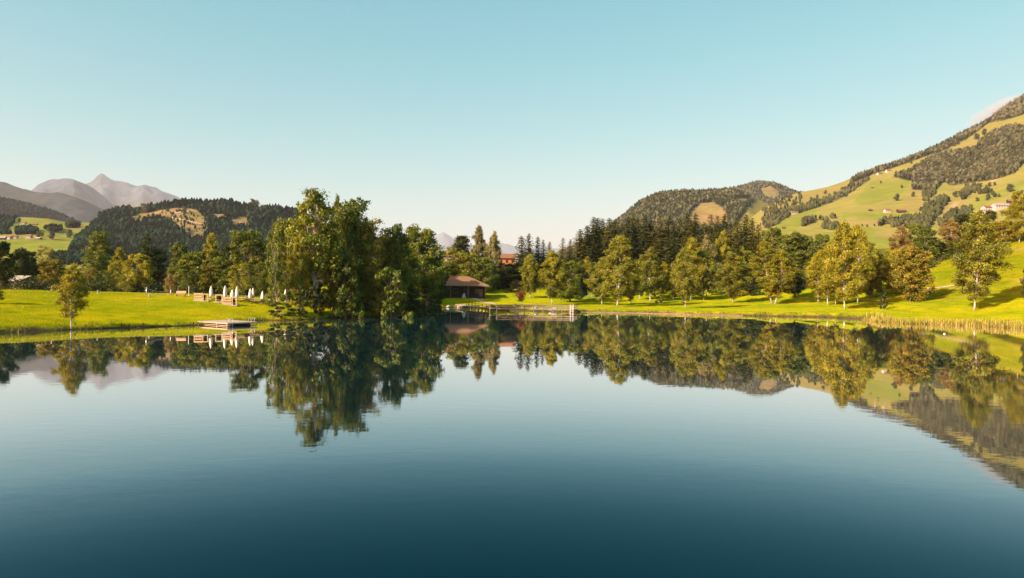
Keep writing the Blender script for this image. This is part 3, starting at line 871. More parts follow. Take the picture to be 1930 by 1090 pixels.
def conifer(seed, H=26.0, W=4.2, low=0.04, levels=44, per=9, droop=0.32, leaf=0.5, larch=False):
    rng = np.random.default_rng(seed)
    mb = MB()
    mb.tube([(0, 0, -0.5), (rng.normal(0, .1), rng.normal(0, .1), H * 0.5), (0, 0, H * 0.985)], [0.36, 0.22, 0.03], 7)
    Cs, A_, B_, Ts = [], [], [], []
    for l in range(levels):
        t = low + (0.995 - low) * (l / (levels - 1)) ** 0.92
        k = (t - low) / (1 - low)
        Lm = W * ((1 - k) ** 0.66 * 0.95 + 0.05) * (0.75 + 0.25 * min(1, k * 8))
        np_ = max(5, int(per * (1 - 0.35 * k)))
        for b in range(np_):
            az = l * 1.1 + b * 2 * math.pi / np_ + rng.uniform(-.25, .25)
            L = Lm * rng.uniform(0.62, 1.13)
            if rng.random() < 0.06:
                continue
            d = np.array([math.cos(az), math.sin(az), 0])
            sd = np.array([-d[1], d[0], 0])
            z0 = t * H + rng.uniform(-.25, .25)
            up = rng.uniform(0.05, 0.25) * (1.6 if larch else 1) + 0.45 * k
            nseg = max(2, int(L / 0.5))
            tb = rng.normal(0.47, 0.15)
            for s in range(nseg):
                f = (s + 0.6) / nseg
                zz = z0 + L * (up * f - (droop if not larch else 0.12) * f ** 1.5 * (1 - 0.6 * k))
                c = d * L * f + np.array([0, 0, zz])
                w = (0.36 + 0.30 * (1 - f)) * min(1.0, 0.35 + L * 0.28)
                for side in (-1, 0, 1):
                    ax = d * (0.55 if side == 0 else 0.4) + sd * side * 0.6 + np.array([0, 0, -0.28 - 0.25 * rng.random() + (0.22 if larch else 0)])
                    ax = ax / np.linalg.norm(ax) * leaf * rng.uniform(0.7, 1.25) * (0.6 + 0.4 * min(1, L / 2))
                    bx = np.cross(ax, np.array([0, 0, 1.0]) + rng.normal(0, 0.5, 3)); bx = bx / max(1e-6, np.linalg.norm(bx)) * w * 0.42
                    Cs.append(c + rng.normal(0, 0.10, 3) + sd * side * w * 0.4); A_.append(ax); B_.append(bx); Ts.append(tb + rng.normal(0, .12))
    Cn, A, B, T = np.array(Cs), np.array(A_), np.array(B_), np.array(Ts)
    V = np.stack([Cn - A * 0.5, Cn - B, Cn + A, Cn + B], 1).reshape(-1, 3)
    Fq = np.arange(len(Cn))[:, None] * 4 + np.arange(4)[None]
    return finish('conifer', H, V, Fq, np.repeat(T, 4), mb, LEAF['spruce'], BARK['brown'])


P = {
    'round': [broadleaf(11), broadleaf(12, n_lobe=28, W=6.0, low=0.08), broadleaf(13, H=14, W=5.6, low=0.14)],
    'tall': [broadleaf(21, H=20, W=5.0, low=0.12, n_lobe=26, shape='tall'), broadleaf(22, H=20, W=4.6, low=0.1, n_lobe=26, shape='tall', airy=0.3)],
    'top': [broadleaf(31, H=22, W=5.2, low=0.30, n_lobe=24, shape='top', airy=0.45, trunk_r=0.30, leaf=0.25)],
    'dome': [broadleaf(41, H=12, W=6.5, low=0.06, n_lobe=24, shape='dome'), broadleaf(42, H=9, W=4.4, low=0.08, n_lobe=18, shape='dome', leaf=0.22)],
    'airy': [broadleaf(51, H=16, W=5.5, low=0.1, n_lobe=26, airy=0.5, leaf=0.19, trunk_r=0.2), broadleaf(52, H=14, W=4.5, low=0.15, n_lobe=18, airy=0.5, leaf=0.19, stems=3, trunk_r=0.3, lean=(0.3, 0))],
    'birch': [birch(61), birch(62, peak=0.3, W=3.8), birch(63, H=14, W=3.0, peak=0.38, low=0.10), birch(64, H=16, W=3.6, weep=1.35, low=0.10)],
    'cone_birch': [birch(71, H=13, W=3.0, peak=0.22, low=0.12, dens=2.6), birch(72, H=13, W=3.1, peak=0.3, low=0.12, dens=2.6)],
    'twin_birch': [birch(81, H=16, W=3.2, stems=2, spread=1.6, low=0.12), birch(82, H=15, W=3.0, stems=3, spread=2.0, low=0.12, n_br=100)],
    'thin_birch': [birch(91, H=12, W=3.0, dens=1.7, low=0.16, leaf=0.12)],
    'spruce': [conifer(101), conifer(102, W=3.7), conifer(103, W=4.6, droop=0.4, levels=40), conifer(104, H=22, W=3.3, levels=38)],
    'larch': [conifer(111, H=22, W=3.9, larch=True, leaf=0.42, levels=40, per=8), conifer(112, H=22, W=3.4, larch=True, leaf=0.42, levels=38, per=8)],
    'bush': [broadleaf(121, H=4, W=2.6, low=0.05, n_lobe=13, shape='dome', leaf=0.15, trunk_r=0.07, fill=24), broadleaf(122, H=4, W=2.2, low=0.05, n_lobe=12, shape='dome', leaf=0.14, trunk_r=0.06, fill=24, airy=0.3)],
    'sapling': [birch(131, H=4.0, W=0.95, n_br=26, leaf=0.11, low=0.38, weep=0.2, trunk_r=0.05, peak=0.5)],
}
NAMES = {'round': 'broadleaf_tree', 'tall': 'broadleaf_tree', 'top': 'broadleaf_tree', 'dome': 'broadleaf_tree', 'airy': 'broadleaf_tree', 'birch': 'birch_tree', 'cone_birch': 'birch_tree',
         'twin_birch': 'birch_tree', 'thin_birch': 'birch_tree', 'spruce': 'spruce_tree', 'larch': 'larch_tree', 'bush': 'bush', 'sapling': 'sapling'}
tree_rng = random.Random(5)


def tree(kind, leafc, px, ytop, Y, hw, label, group=None, v=None, barkc=None, rz=None, sink=0.0, basez=None):
    u, e = pix(px, ytop)
    x = float(u) * Y; ztop = CAMH + float(e) * Y
    z0 = gz(x, Y) if basez is None else basez
    z0 -= sink
    pr = P[kind][(v if v is not None else tree_rng.randrange(100)) % len(P[kind])]
    h = max(1.0, ztop - z0)
    w = hw / F * Y
    root = empty(NAMES[kind], (x, Y, z0), tree_rng.uniform(0, 6.28) if rz is None else rz)
    root.scale = (w / pr.W, w / pr.W, h / pr.H)
    tag(root, label, 'bush' if kind == 'bush' else 'tree', group)
    t = link('trunk', pr.trunk, root)
    c = link('crown', pr.crown, root)
    c.material_slots[0].link = 'OBJECT'; c.material_slots[0].material = LEAF[leafc]
    if barkc:
        t.material_slots[0].link = 'OBJECT'; t.material_slots[0].material = BARK[barkc]
    return root


GL = 'trees behind the left lawn'; GP = 'trees on the wooded point'; GB = 'birches along the far shore'; GS = 'spruces on the rise behind the birches'; GR = 'trees along the top of the right meadow'; GC = 'trees behind the cabin'
TREES = [
    # left frame edge and the belt behind the left lawn
    ('round', 'dark', -2, 452, 127, 27, 'big dark tree cut by the left frame edge beside the hut', GL),
    ('airy', 'green', -12, 530, 97, 20, 'low leafy branches poking in at the left frame edge above the lawn', None),
    ('tall', 'dark', 38, 468, 175, 16, 'dark shaded tree right behind the small brown hut', GL),
    ('tall', 'dark', 60, 474, 180, 15, 'dark narrow tree just right of the small brown hut', GL),
    ('round', 'dark', 22, 492, 188, 26, 'dark tree low behind the hut roof', GL),
    ('round', 'dark', 72, 494, 186, 24, 'dark tree low between the hut and the orange tree', GL),
    ('round', 'green', 116, 506, 178, 20, 'green tree low behind the orange tree by the lone birch', GL),
    ('airy', 'grey', 86, 464, 205, 18, 'dull grey-green tree standing under the far meadow, left of the orange tree', GL),
    ('round', 'autumn', 101, 490, 150, 22, 'orange-green round tree between the hut and the lone birch', GL),
    ('thin_birch', 'yellow', 135, 499, 84.7, 26, 'small lone birch with a pale trunk at the left water edge', None),
    ('round', 'green', 140, 508, 165, 20, 'mid green tree hidden behind the lone shore birch', GL),
    ('airy', 'autumn', 168, 498, 150, 20, 'olive brown tree just right of the lone shore birch', GL),
    ('tall', 'green', 192, 436, 188, 25, 'tallest tree of the left belt with a yellow-tipped crown', GL),
    ('airy', 'green', 203, 505, 143, 20, 'low olive tree in front of the tallest left tree', GL),
    ('birch', 'yellow', 224, 468, 180, 17, 'bright yellow-green tree between the tallest left tree and the golden one', GL),
    ('round', 'gold', 256, 480, 142, 28, 'golden round tree beside the volleyball net', GL),
    ('airy', 'olive', 238, 520, 136, 14, 'low tan sapling tree at the left foot of the golden tree', GL),
    ('spruce', 'spruce', 277, 442, 188, 24, 'dark broad fir rising behind the golden round tree', GL),
    ('tall', 'dark', 304, 470, 190, 20, 'dark tree in shade right of the broad fir', GL),
    ('round', 'tan', 323, 518, 130, 12, 'small pinkish brown tree at the right end of the volleyball net', GL),
    ('round', 'green', 341, 459, 178, 20, 'round green tree between the broad fir and the dome-shaped tree', GL),
    ('birch', 'gold', 397, 441, 215, 18, 'pale yellow tree peeking over the dome-shaped tree', GL),
    ('dome', 'fresh', 376, 473, 152, 46, 'wide dome-shaped willow with a smooth yellow-green top', GL),
    ('airy', 'green', 352, 503, 134, 22, 'small sparse tree under the left side of the dome-shaped willow', GL),
    ('round', 'autumn', 394, 500, 136, 20, 'rusty olive tree behind the leftmost parasol', GL),
    ('round', 'green', 424, 488, 136, 24, 'green tree behind the second parasol from the left', GL),
    ('airy', 'olive', 452, 498, 131, 22, 'olive sparse tree behind the middle parasols', GL),
    ('round', 'green', 472, 436, 148, 36, 'large green round tree at the right end of the left belt', GL),
    ('airy', 'green', 492, 496, 131, 22, 'sparse green tree behind the right parasols', GL),
    ('round', 'dark', 436, 462, 175, 22, 'dark green tree left behind the large round tree', GL),
    # the wooded point
    ('airy', 'green', 519, 438, 113, 26, 'slender tree on several pale leaning stems at the left of the point', GP, 1, 'pale'),
    ('round', 'fresh', 545, 414, 126, 30, 'leafy green tree left behind the tallest tree', GP),
    ('birch', 'gold', 566, 438, 116, 21, 'golden weeping birch in front of the tallest tree', GP, 3, 'grey'),
    ('top', 'fresh', 597, 359, 118.5, 44, 'tallest tree of the point with a round top high above a pale trunk', GP, 0, 'pale'),
    ('tall', 'dark', 572, 478, 123, 34, 'dark tree filling the shade below the tallest tree', GP),
    ('birch', 'green', 632, 372, 128, 18, 'thin upright birch between the two highest crowns', GP, 2, 'grey'),
    ('tall', 'green', 668, 377, 127, 40, 'second tallest green tree of the point with a narrow top', GP, 0),
    ('birch', 'green', 628, 440, 121, 24, 'drooping green birch right of the tallest trunk', GP, 1, 'grey'),
    ('airy', 'autumn', 706, 417, 127, 36, 'sparse brownish tree with bare light twigs and a dark trunk on the point', GP, 0),
    ('dome', 'green', 652, 478, 119.5, 34, 'low grey-green willow over the lit grass of the point', GP, 0),
    ('round', 'green', 742, 424, 130, 30, 'mid green round tree between the sparse tree and the dark maple', GP),
    ('tall', 'green', 690, 436, 138, 34, 'green tree behind the sparse twiggy tree', GP),
    ('round', 'dark', 748, 452, 178, 42, 'dark hidden tree added behind the dense maple to shade the cabin', GP, 1),  # added out of sight to cast shade on the cabin front and lawn
    ('round', 'dark', 764, 452, 186, 40, 'dark hidden tree added between the maple and the cabin to shade its front', GP, 0),  # extra hidden crown, placed sunward to keep the cabin front dark
    ('tall', 'dark', 722, 445, 188, 40, 'dark hidden tree added behind the mid green round tree to shade the cabin', GP, 0),  # another added shade caster for the cabin, hidden behind the point
    ('round', 'dark', 772, 470, 186, 36, 'dark low-crowned tree hidden between the dense maple and the cabin', GP, 2),
    ('round', 'green', 793, 428, 152, 40, 'dense dark maple at the right end of the point, beside the cabin', GP, 1),
    ('round', 'green', 764, 468, 142, 36, 'lower green tree left of the dense maple', GP),
    ('round', 'dark', 815, 490, 160, 26, 'dark low tree shading the left end of the cabin', GP),
    ('dome', 'green', 737, 506, 123, 36, 'small green tree at the water below the mid green round tree', GP),
    ('bush', 'dark', 572, 538, 114, 26, 'dark bush at the foot of the tallest tree, left side', GP),
    ('bush', 'dark', 602, 536, 117, 20, 'dark bush at the foot of the tallest tree, right side', GP),
    ('bush', 'green', 532, 570, 111, 24, 'low green bush hanging over the water below the leaning stems', GP),
    ('bush', 'olive', 556, 560, 113, 20, 'olive bush with bare twigs at the water edge of the point', GP),
    ('bush', 'yellow', 628, 563, 126, 22, 'bright yellow-green bush in the sunlit gap of the point', GP),
    ('bush', 'fresh', 690, 562, 126.5, 26, 'light green bush at the water right of the sunlit gap', GP),
    ('bush', 'dark', 668, 540, 128, 22, 'dark bush at the right side of the sunlit gap', GP),
    ('bush', 'dark', 722, 538, 127, 28, 'dark bush under the sparse twiggy tree', GP),
    ('bush', 'dark', 762, 540, 131, 30, 'dark bush at the water below the dense maple', GP),
    ('bush', 'dark', 800, 546, 139, 28, 'dark bush on the shore left of the cabin', GP),
    ('bush', 'dark', 742, 562, 125.5, 26, 'low dark bush touching the water in the middle of the point', GP),
    # behind the cabin
    ('tall', 'dark', 868, 446, 222, 24, 'dark green tree left of the pale poplar behind the cabin', GC),
    ('birch', 'grey', 904, 428, 217, 17, 'pale airy poplar standing tallest behind the cabin', GC, 1, 'grey'),
    ('birch', 'grey', 929, 438, 214, 15, 'second pale airy poplar right of the tallest behind the cabin', GC, 2, 'grey'),
    ('airy', 'olive', 846, 466, 206, 26, 'olive golden tree directly above the cabin ridge', GC, 0),
    ('round', 'olive', 882, 476, 205, 28, 'wide olive tree above the right half of the cabin roof', GC),
    ('round', 'green', 912, 486, 202, 26, 'green tree at the right end of the cabin roof', GC),
    ('round', 'green', 842, 496, 201, 22, 'green tree behind the left end of the cabin roof', GC),
    ('round', 'dark', 946, 496, 216, 27, 'dark tree below the orange house', GC),
    ('round', 'dark', 968, 496, 222, 22, 'dark round tree between the orange house and the conical birch', GC),
    ('bush', 'gold', 924, 546, 210, 12, 'golden bush beside the right wall of the cabin', 'golden bushes beside the cabin'),
    ('bush', 'yellow', 944, 548, 214, 13, 'yellow-green bush second from the cabin wall', 'golden bushes beside the cabin'),
    ('bush', 'gold', 960, 551, 208, 10, 'small golden bush third from the cabin wall', 'golden bushes beside the cabin'),
    ('dome', 'grey', 971, 529, 206, 13, 'small grey-green tree left of the conical birch', GC),
    ('sapling', 'red', 981, 548, 165, 9, 'thin red-leaved sapling behind the footbridge', None),
    ('spruce', 'spruce_green', 983, 446, 232, 21, 'left of the two green spruces behind the conical birch', 'spruces in the gap', 3),
    ('spruce', 'spruce_green', 997, 441, 236, 19, 'right and taller of the two green spruces behind the conical birch', 'spruces in the gap', 1),
    ('spruce', 'spruce', 1014, 447, 240, 14, 'nearly black spruce right of the two green spruces', 'spruces in the gap', 3),
    ('spruce', 'spruce', 1024, 453, 238, 13, 'shorter nearly black spruce in the gap', 'spruces in the gap', 1),
    ('spruce', 'spruce_green', 1036, 456, 300, 11, 'small far spruce between the black spruces and the pale larch', 'spruces in the gap'),
    ('larch', 'larch', 1061, 449, 330, 13, 'grey far larch above the green maple', 'spruces in the gap'),
    ('spruce', 'spruce_green', 1075, 452, 330, 12, 'small far spruce left of the long spruce row', 'spruces in the gap'),
    ('larch', 'larch', 1057, 470, 240, 12, 'pale yellow larch behind the second conical birch', 'spruces in the gap'),
    ('cone_birch', 'olive', 1000, 481, 205, 19, 'conical orange-olive birch alone on the lawn behind the footbridge', GB, 0),
    ('cone_birch', 'gold', 1041, 475, 180, 21, 'conical golden birch right of the footbridge end', GB, 1),
    ('round', 'green', 1076, 492, 195, 26, 'round green maple between the conical birch and the tall white-stemmed birch', GB, 0),
    ('round', 'dark', 1098, 505, 205, 18, 'dark green tree right behind the round green maple', GB),
    ('birch', 'gold', 1108, 485, 215, 16, 'golden birch peeking above the dark tree by the green maple', GB),
    # off the left edge: its shade lies on the bank
    ('round', 'green', -178, 470, 69, 70, 'shore tree just beyond the left frame edge', None, 0),
    # birches along the shore
    ('birch', 'olive', 1164, 446, 171, 34, 'tall birch with a long white trunk and a narrow top near the water', GB, 1),
    ('birch', 'olive', 1136, 486, 181, 22, 'shorter birch left beside the tall white-trunked birch', GB, 0),
    ('birch', 'olive', 1190, 497, 186, 17, 'small birch right beside the tall white-trunked birch', GB, 2),
    ('birch', 'olive', 1227, 468, 202, 25, 'birch with a straight white trunk left of the pale yellow bush', GB, 0),
    ('birch', 'green', 1206, 488, 212, 17, 'greenish birch left behind the straight-trunked birch', GB, 2),
    ('birch', 'yellow', 1250, 494, 216, 17, 'yellow-green birch right behind the straight-trunked birch', GB, 3),
    ('bush', 'gold', 1244, 548, 190, 11, 'pale yellow bush on the lawn below the birches', None),
    ('birch', 'gold', 1270, 503, 205, 20, 'low golden birch right of the pale yellow bush', GB, 3),
    ('birch', 'olive', 1293, 470, 160, 22, 'birch nearest the water in the middle of the lawn with a short white foot', GB, 2),
    ('birch', 'gold', 1303, 450, 203, 24, 'tall golden birch left of the maple with the thick pale trunk', GB, 1),
    ('birch', 'grey', 1332, 445, 218, 19, 'pale twiggy birch above the maple with the thick pale trunk', GB, 0),
    ('round', 'fresh', 1328, 474, 205, 26, 'green maple on a thick pale trunk among the birches', GB, 2, 'birch'),
    ('birch', 'gold', 1363, 437, 222, 22, 'birch with an orange-gold top in the middle of the row', GB, 0),
    ('birch', 'olive', 1382, 478, 190, 30, 'broad rounded olive birch with a white double foot', GB, 3),
    ('birch', 'olive', 1399, 466, 226, 18, 'olive birch right behind the broad rounded birch', GB, 2),
    ('birch', 'olive', 1412, 474, 230, 16, 'narrow olive birch left of the big twin birch', GB, 1),
    ('round', 'dark', 1416, 510, 212, 15, 'dark round tree in the shade left of the big twin birch', GB),
    ('twin_birch', 'gold', 1459, 457, 178, 35, 'big twin-stemmed golden birch on the lawn', GB, 0),
    ('round', 'dark', 1499, 508, 195, 23, 'small dark round tree on a single stem beside the twin birch', None, 2, 'brown'),
    ('round', 'green', 1460, 430, 262, 22, 'green tree behind the top of the twin birch', GR, 0),
    ('round', 'green', 1490, 440, 252, 24, 'dark green tree right behind the twin birch', GR, 1),
    ('round', 'green', 1520, 444, 255, 26, 'broad green tree in the middle behind the small dark tree', GR, 2),
    ('round', 'green', 1546, 442, 250, 18, 'green round tree at the right end of the dark green group', GR, 0),
    ('round', 'green', 1510, 474, 236, 26, 'lower green tree in front of the dark green group', GR, 1),
    ('dome', 'green', 1530, 505, 222, 22, 'low green tree right behind the small dark tree', GR, 0),
    ('birch', 'gold', 1594, 420, 152, 34, 'tallest golden birch of the right cluster with a long white trunk', GB, 1),
    ('birch', 'gold', 1618, 426, 168, 25, 'golden birch right behind the tallest of the right cluster', GB, 3),
    ('birch', 'gold', 1562, 458, 166, 25, 'golden birch left beside the tallest of the right cluster', GB, 0),
    ('birch', 'yellow', 1543, 480, 177, 20, 'yellow-green birch at the left edge of the right cluster', GB, 2),
    ('birch', 'olive', 1576, 500, 166, 17, 'short olive birch in front of the right cluster', GB, 3),
    ('birch', 'olive', 1638, 458, 180, 26, 'olive birch at the right edge of the right cluster', GB, 0),
    ('round', 'autumn', 1646, 496, 178, 25, 'dark brownish apple tree right of the birch cluster', None, 2),
    ('airy', 'olive', 1662, 470, 190, 20, 'olive tree behind the brownish apple tree', GR, 0),
    ('round', 'yellow', 1690, 470, 178, 20, 'bright yellow tree behind the left side of the orange maple', None, 0),
    ('round', 'autumn', 1716, 463, 160, 34, 'orange-green maple with a rounded crown on the right lawn', None, 1),
    ('bush', 'dark', 1664, 550, 150, 8, 'small dark bush in the tree shadow left of the orange maple', None),
    ('birch', 'tan', 1699, 427, 236, 19, 'tan almost bare birch above the orange maple', GR, 0),
    ('round', 'green', 1727, 422, 252, 19, 'green tree right of the tan birch', GR, 0),
    ('top', 'green', 1749, 431, 245, 20, 'tall tree on two bare pale trunks at the meadow edge', GR, 0, 'pale'),
    ('round', 'dark', 1771, 456, 252, 14, 'dark round tree right of the two bare pale trunks', GR),
    ('bush', 'green', 1774, 476, 236, 14, 'green bush on the meadow edge below the dark round tree', GR),
    ('birch', 'tan', 1796, 414, 262, 18, 'tan tree left behind the tall birch of the right meadow', GR, 2),
    ('round', 'dark', 1815, 404, 275, 20, 'dark green tree behind the top of the right meadow birch', GR),
    ('round', 'green', 1803, 455, 244, 20, 'green tree low behind the left side of the right meadow birch', GR),
    ('birch', 'olive', 1838, 401, 139, 40, 'tall birch with a white trunk standing alone on the right meadow', None, 1),
    ('tall', 'dark', 1868, 397, 296, 14, 'small dark crown below the farm right of the lone meadow birch', GR),
    ('round', 'olive', 1866, 415, 262, 15, 'olive tree right behind the lone meadow birch', GR),
    ('round', 'yellow', 1891, 417, 230, 25, 'wide yellow-green tree at the top of the right meadow', GR, 0),
    ('birch', 'gold', 1922, 362, 216, 22, 'tall golden birch cut by the right frame edge', GR, 3),
    ('round', 'dark', 1937, 496, 130, 12, 'dark green foliage just entering the right frame edge', None),
]
sp = [(1094, 437, 355, 17, 'spruce_green'), (1107, 430, 362, 17, 'spruce'), (1119, 414, 368, 18, 'spruce'), (1127, 416, 372, 17, 'spruce'), (1136, 417, 370, 17, 'spruce_green'), (1149, 416, 365, 18, 'spruce_green'),
      (1159, 419, 372, 17, 'spruce'), (1172, 428, 356, 17, 'spruce'), (1184, 413, 366, 18, 'spruce'), (1194, 412, 372, 17, 'spruce_green'), (1202, 416, 368, 16, 'spruce'), (1216, 409, 366, 18, 'spruce'), (1226, 418, 372, 16, 'spruce'),
      (1186, 446, 335, 17, 'spruce'), (1237, 450, 335, 16, 'spruce_green'), (1266, 446, 330, 16, 'spruce'), (1142, 448, 338, 16, 'spruce_green'), (1120, 455, 335, 16, 'spruce'), (1210, 446, 338, 17, 'spruce'),
      (1270, 426, 356, 16, 'spruce'), (1296, 408, 352, 17, 'spruce'), (1311, 407, 355, 16, 'spruce'), (1303, 420, 340, 17, 'spruce_green'), (1366, 408, 350, 15, 'spruce'), (1354, 430, 335, 16, 'spruce'),
      (1389, 418, 340, 17, 'spruce_green'), (1406, 410, 342, 17, 'spruce'), (1418, 416, 338, 16, 'spruce_green'), (1430, 428, 330, 15, 'larch'), (1396, 440, 318, 16, 'spruce'),
      (1246, 410, 362, 18, 'larch'), (1261, 411, 365, 17, 'larch'), (1281, 416, 358, 15, 'larch'), (1340, 409, 352, 16, 'larch'), (1352, 412, 358, 16, 'larch'), (1328, 424, 345, 15, 'spruce_green'), (1376, 426, 345, 14, 'larch')]
order = ['leftmost', 'second', 'third', 'fourth', 'fifth', 'sixth', 'seventh', 'eighth', 'ninth', 'tenth', 'eleventh', 'twelfth', 'thirteenth', 'fourteenth', 'fifteenth', 'sixteenth', 'seventeenth', 'eighteenth', 'nineteenth', 'twentieth',
         'twenty-first', 'twenty-second', 'twenty-third', 'twenty-fourth', 'twenty-fifth', 'twenty-sixth', 'twenty-seventh', 'twenty-eighth', 'twenty-ninth', 'thirtieth', 'thirty-first']
sp.sort()
cnt = {}
for (px_, yt_, Y_, hw_, lc_) in sp:
    isl = lc_ == 'larch'
    key = 'larch' if isl else 'spruce'
    k_ = cnt.get(key, 0); cnt[key] = k_ + 1
    low_ = yt_ > 435
    where = 'low in front' if low_ else ('against the sky' if px_ < 1160 else 'against the wooded dome' if px_ < 1300 else 'against the brown clearing' if px_ < 1380 else 'against the mountain meadow')
    look = {'larch': 'yellow-green larch', 'spruce': 'dark spruce', 'spruce_green': 'lighter green spruce'}[lc_]
    TREES.append((key, lc_, px_, yt_ - 4, Y_, hw_ * 1.28, '%s standing %s, %s %s from the left on the rise' % (look, where, order[k_].replace('leftmost', 'first'), key), GS, k_))
for rec in TREES:
    if rec[7] == GC or rec[7] == 'golden bushes beside the cabin':
        rec = rec[:4] + (rec[4] + 14,) + rec[5:]
    if rec[0] in ('birch', 'cone_birch', 'twin_birch') and rec[2] > 900:
        rec = rec[:5] + (rec[5] * 1.06,) + rec[6:]
    tree(*rec[:7], group=rec[7], v=rec[8] if len(rec) > 8 else None, barkc=rec[9] if len(rec) > 9 else None)

WOODP = plain('pale_timber', (0.43, 0.30, 0.17), 0.75, 0.2, 5, stretch=(1, 1, 6))
WOODG = plain('weathered_timber', (0.21, 0.145, 0.09), 0.8, 0.25, 5, stretch=(4, 1, 1))
DECKM = plain('deck_boards', (0.44, 0.34, 0.25), 0.75, 0.15, 4, stretch=(8, 1, 1))
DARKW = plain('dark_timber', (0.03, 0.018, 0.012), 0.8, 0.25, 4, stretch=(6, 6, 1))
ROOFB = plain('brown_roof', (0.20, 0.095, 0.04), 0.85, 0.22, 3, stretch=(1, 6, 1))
ROOFG = plain('grey_roof', (0.30, 0.27, 0.22), 0.8, 0.2, 3)
WHITE = plain('white_render', (0.38, 0.35, 0.30), 0.8, 0.08, 2)
WHITEM = plain('white_paint', (0.62, 0.60, 0.55), 0.5, 0.05, 4)
ORANGE = plain('orange_timber', (0.36, 0.15, 0.04), 0.7, 0.15, 3, stretch=(1, 1, 8))
CANVAS = plain('cream_canvas', (0.62, 0.58, 0.48), 0.9, 0.06, 4)
METAL = plain('steel_tube', (0.62, 0.60, 0.56), 0.35, 0.05, 5, 0.8)
FLOAT = plain('black_float', (0.015, 0.016, 0.018), 0.6, 0.2, 5)
STONE = plain('grey_stone', (0.28, 0.26, 0.22), 0.9, 0.35, 3)
PALEST = plain('pale_stone', (0.34, 0.32, 0.28), 0.9, 0.2, 4)
GRAVEL = plain('path_gravel', (0.44, 0.36, 0.25), 0.95, 0.2, 2)
GLASS = plain('window_glass', (0.03, 0.035, 0.04), 0.08, 0.1, 2)
LILY = plain('lily_leaf', (0.16, 0.19, 0.06), 0.35, 0.3, 2)
SOILM = plain('potting_soil', (0.05, 0.035, 0.02), 0.95, 0.2, 8)


# -- footpaths: thin sheets lying on the ground
def path_strip(pts, width, label_unused=None):
    fine = []
    for (a, b) in zip(pts[:-1], pts[1:]):
        for k in range(12):
            t = k / 12
            fine.append((a[0] + (b[0] - a[0]) * t, a[1] + (b[1] - a[1]) * t))
    fine.append(pts[-1])
    A = np.array(fine)
    d = np.gradient(A, axis=0); d /= np.linalg.norm(d, axis=1, keepdims=True)
    nrm = np.stack([-d[:, 1], d[:, 0]], 1)
    wv = width * (1 + 0.2 * fbm(np.arange(len(A)) * .4, np.zeros(len(A)), 3, 2))[:, None]
    cols = [A + nrm * wv * f for f in (-.5, -.17, .17, .5)]
    V, Fq = [], []
    for c in cols:
        V.append(np.column_stack([c, ground_z(c[:, 0], c[:, 1]) + 0.05]))
    m = len(A); V = np.concatenate(V)
    for j in range(3):
        i = np.arange(m - 1)
        Fq.append(np.stack([j * m + i, (j + 1) * m + i, (j + 1) * m + i + 1, j * m + i + 1], -1))
    return tag(link('path', mesh_arrays('path', V, Fq, GRAVEL, True)), kind='structure')


path_strip([(107.5, 181.0), (112.0, 176.0), (117.0, 174.0)], 1.4)
path_strip([(-11.2, 198.0), (-8.5, 190.0), (-5.5, 183.0), (-3.5, 176.0)], 1.5)


# -- cabin by the lake
def make_cabin():
    x0, x1, y0, y1 = -26.5, -6.7, 198.0, 208.0
    g = 2.35
    r = empty('lake_cabin', ((x0 + x1) / 2, (y0 + y1) / 2, g))
    tag(r, 'low dark timber cabin with a broad brown hipped roof at the lake shore', 'cabin')
    ox, oy = r.location.x, r.location.y
    W, D = (x1 - x0) / 2, (y1 - y0) / 2
    b = MB()
    b.box((0, 0.9, 1.5), (2 * W - 3.0, 2 * D - 3.4, 3.6))
    b.box((0, 0.2, -0.2), (2 * W - 1.6, 2 * D - 1.2, 0.5))
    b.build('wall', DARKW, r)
    ez, rz_, ri = 3.45, 6.1, 6.2
    ro = MB()
    ev = [(-W, -D, ez), (W, -D, ez), (W, D, ez), (-W, D, ez)]
    lo = [(a, c, ez - 0.22) for a, c, _ in ev]
    ro.add(ev + [(-W + ri, 0, rz_), (W - ri, 0, rz_)] + lo, [(0, 1, 5, 4), (1, 2, 5), (2, 3, 4, 5), (3, 0, 4), (6, 7, 1, 0), (7, 8, 2, 1), (8, 9, 3, 2), (9, 6, 0, 3), (9, 8, 7, 6)])
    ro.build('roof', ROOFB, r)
    f = MB(); f.box((0, -D - 0.03, ez - 0.12), (2 * W + 0.1, 0.06, 0.26)); f.box((W + 0.03, 0, ez - 0.12), (0.06, 2 * D + 0.06, 0.26)); f.build('fascia_board', WOODG, r)
    for k in range(8):
        x = -W + 1.0 + k * (2 * W - 2.0) / 7
        MB().box((x, -D + 0.9, 1.62), (0.2, 0.2, 3.2)).build('post', WOODG if k % 2 else DARKW, r)
    for k in range(5):
        x = -W + 3.4 + k * 3.25
        wf = MB()
        yy = -D + 2.57
        for dx, dz, sx, sz in ((-.7, 0, .1, 1.4), (.7, 0, .1, 1.4), (0, .65, 1.3, .1), (0, -.65, 1.3, .1), (0, 0, .06, 1.2)):
            wf.box((x + dx, yy, 1.75 + dz), (sx, .08, sz))
        wo_ = wf.build('window', WOODG, r)
        MB().box((x, yy + .02, 1.75), (1.3, .03, 1.2)).build('pane', GLASS, wo_)
    d_ = MB().box((W - 2.4, -D + 2.55, 1.25), (1.0, .06, 2.1)).build('door', WOODG, r)
    MB().box((W - 2.05, -D + 2.49, 1.2), (.05, .07, .18)).build('handle', METAL, d_)
    MB().box((0, -D + 0.92, 0.95), (2 * W - 6.0, .06, .10)).build('railing', DARKW, r)


make_cabin()


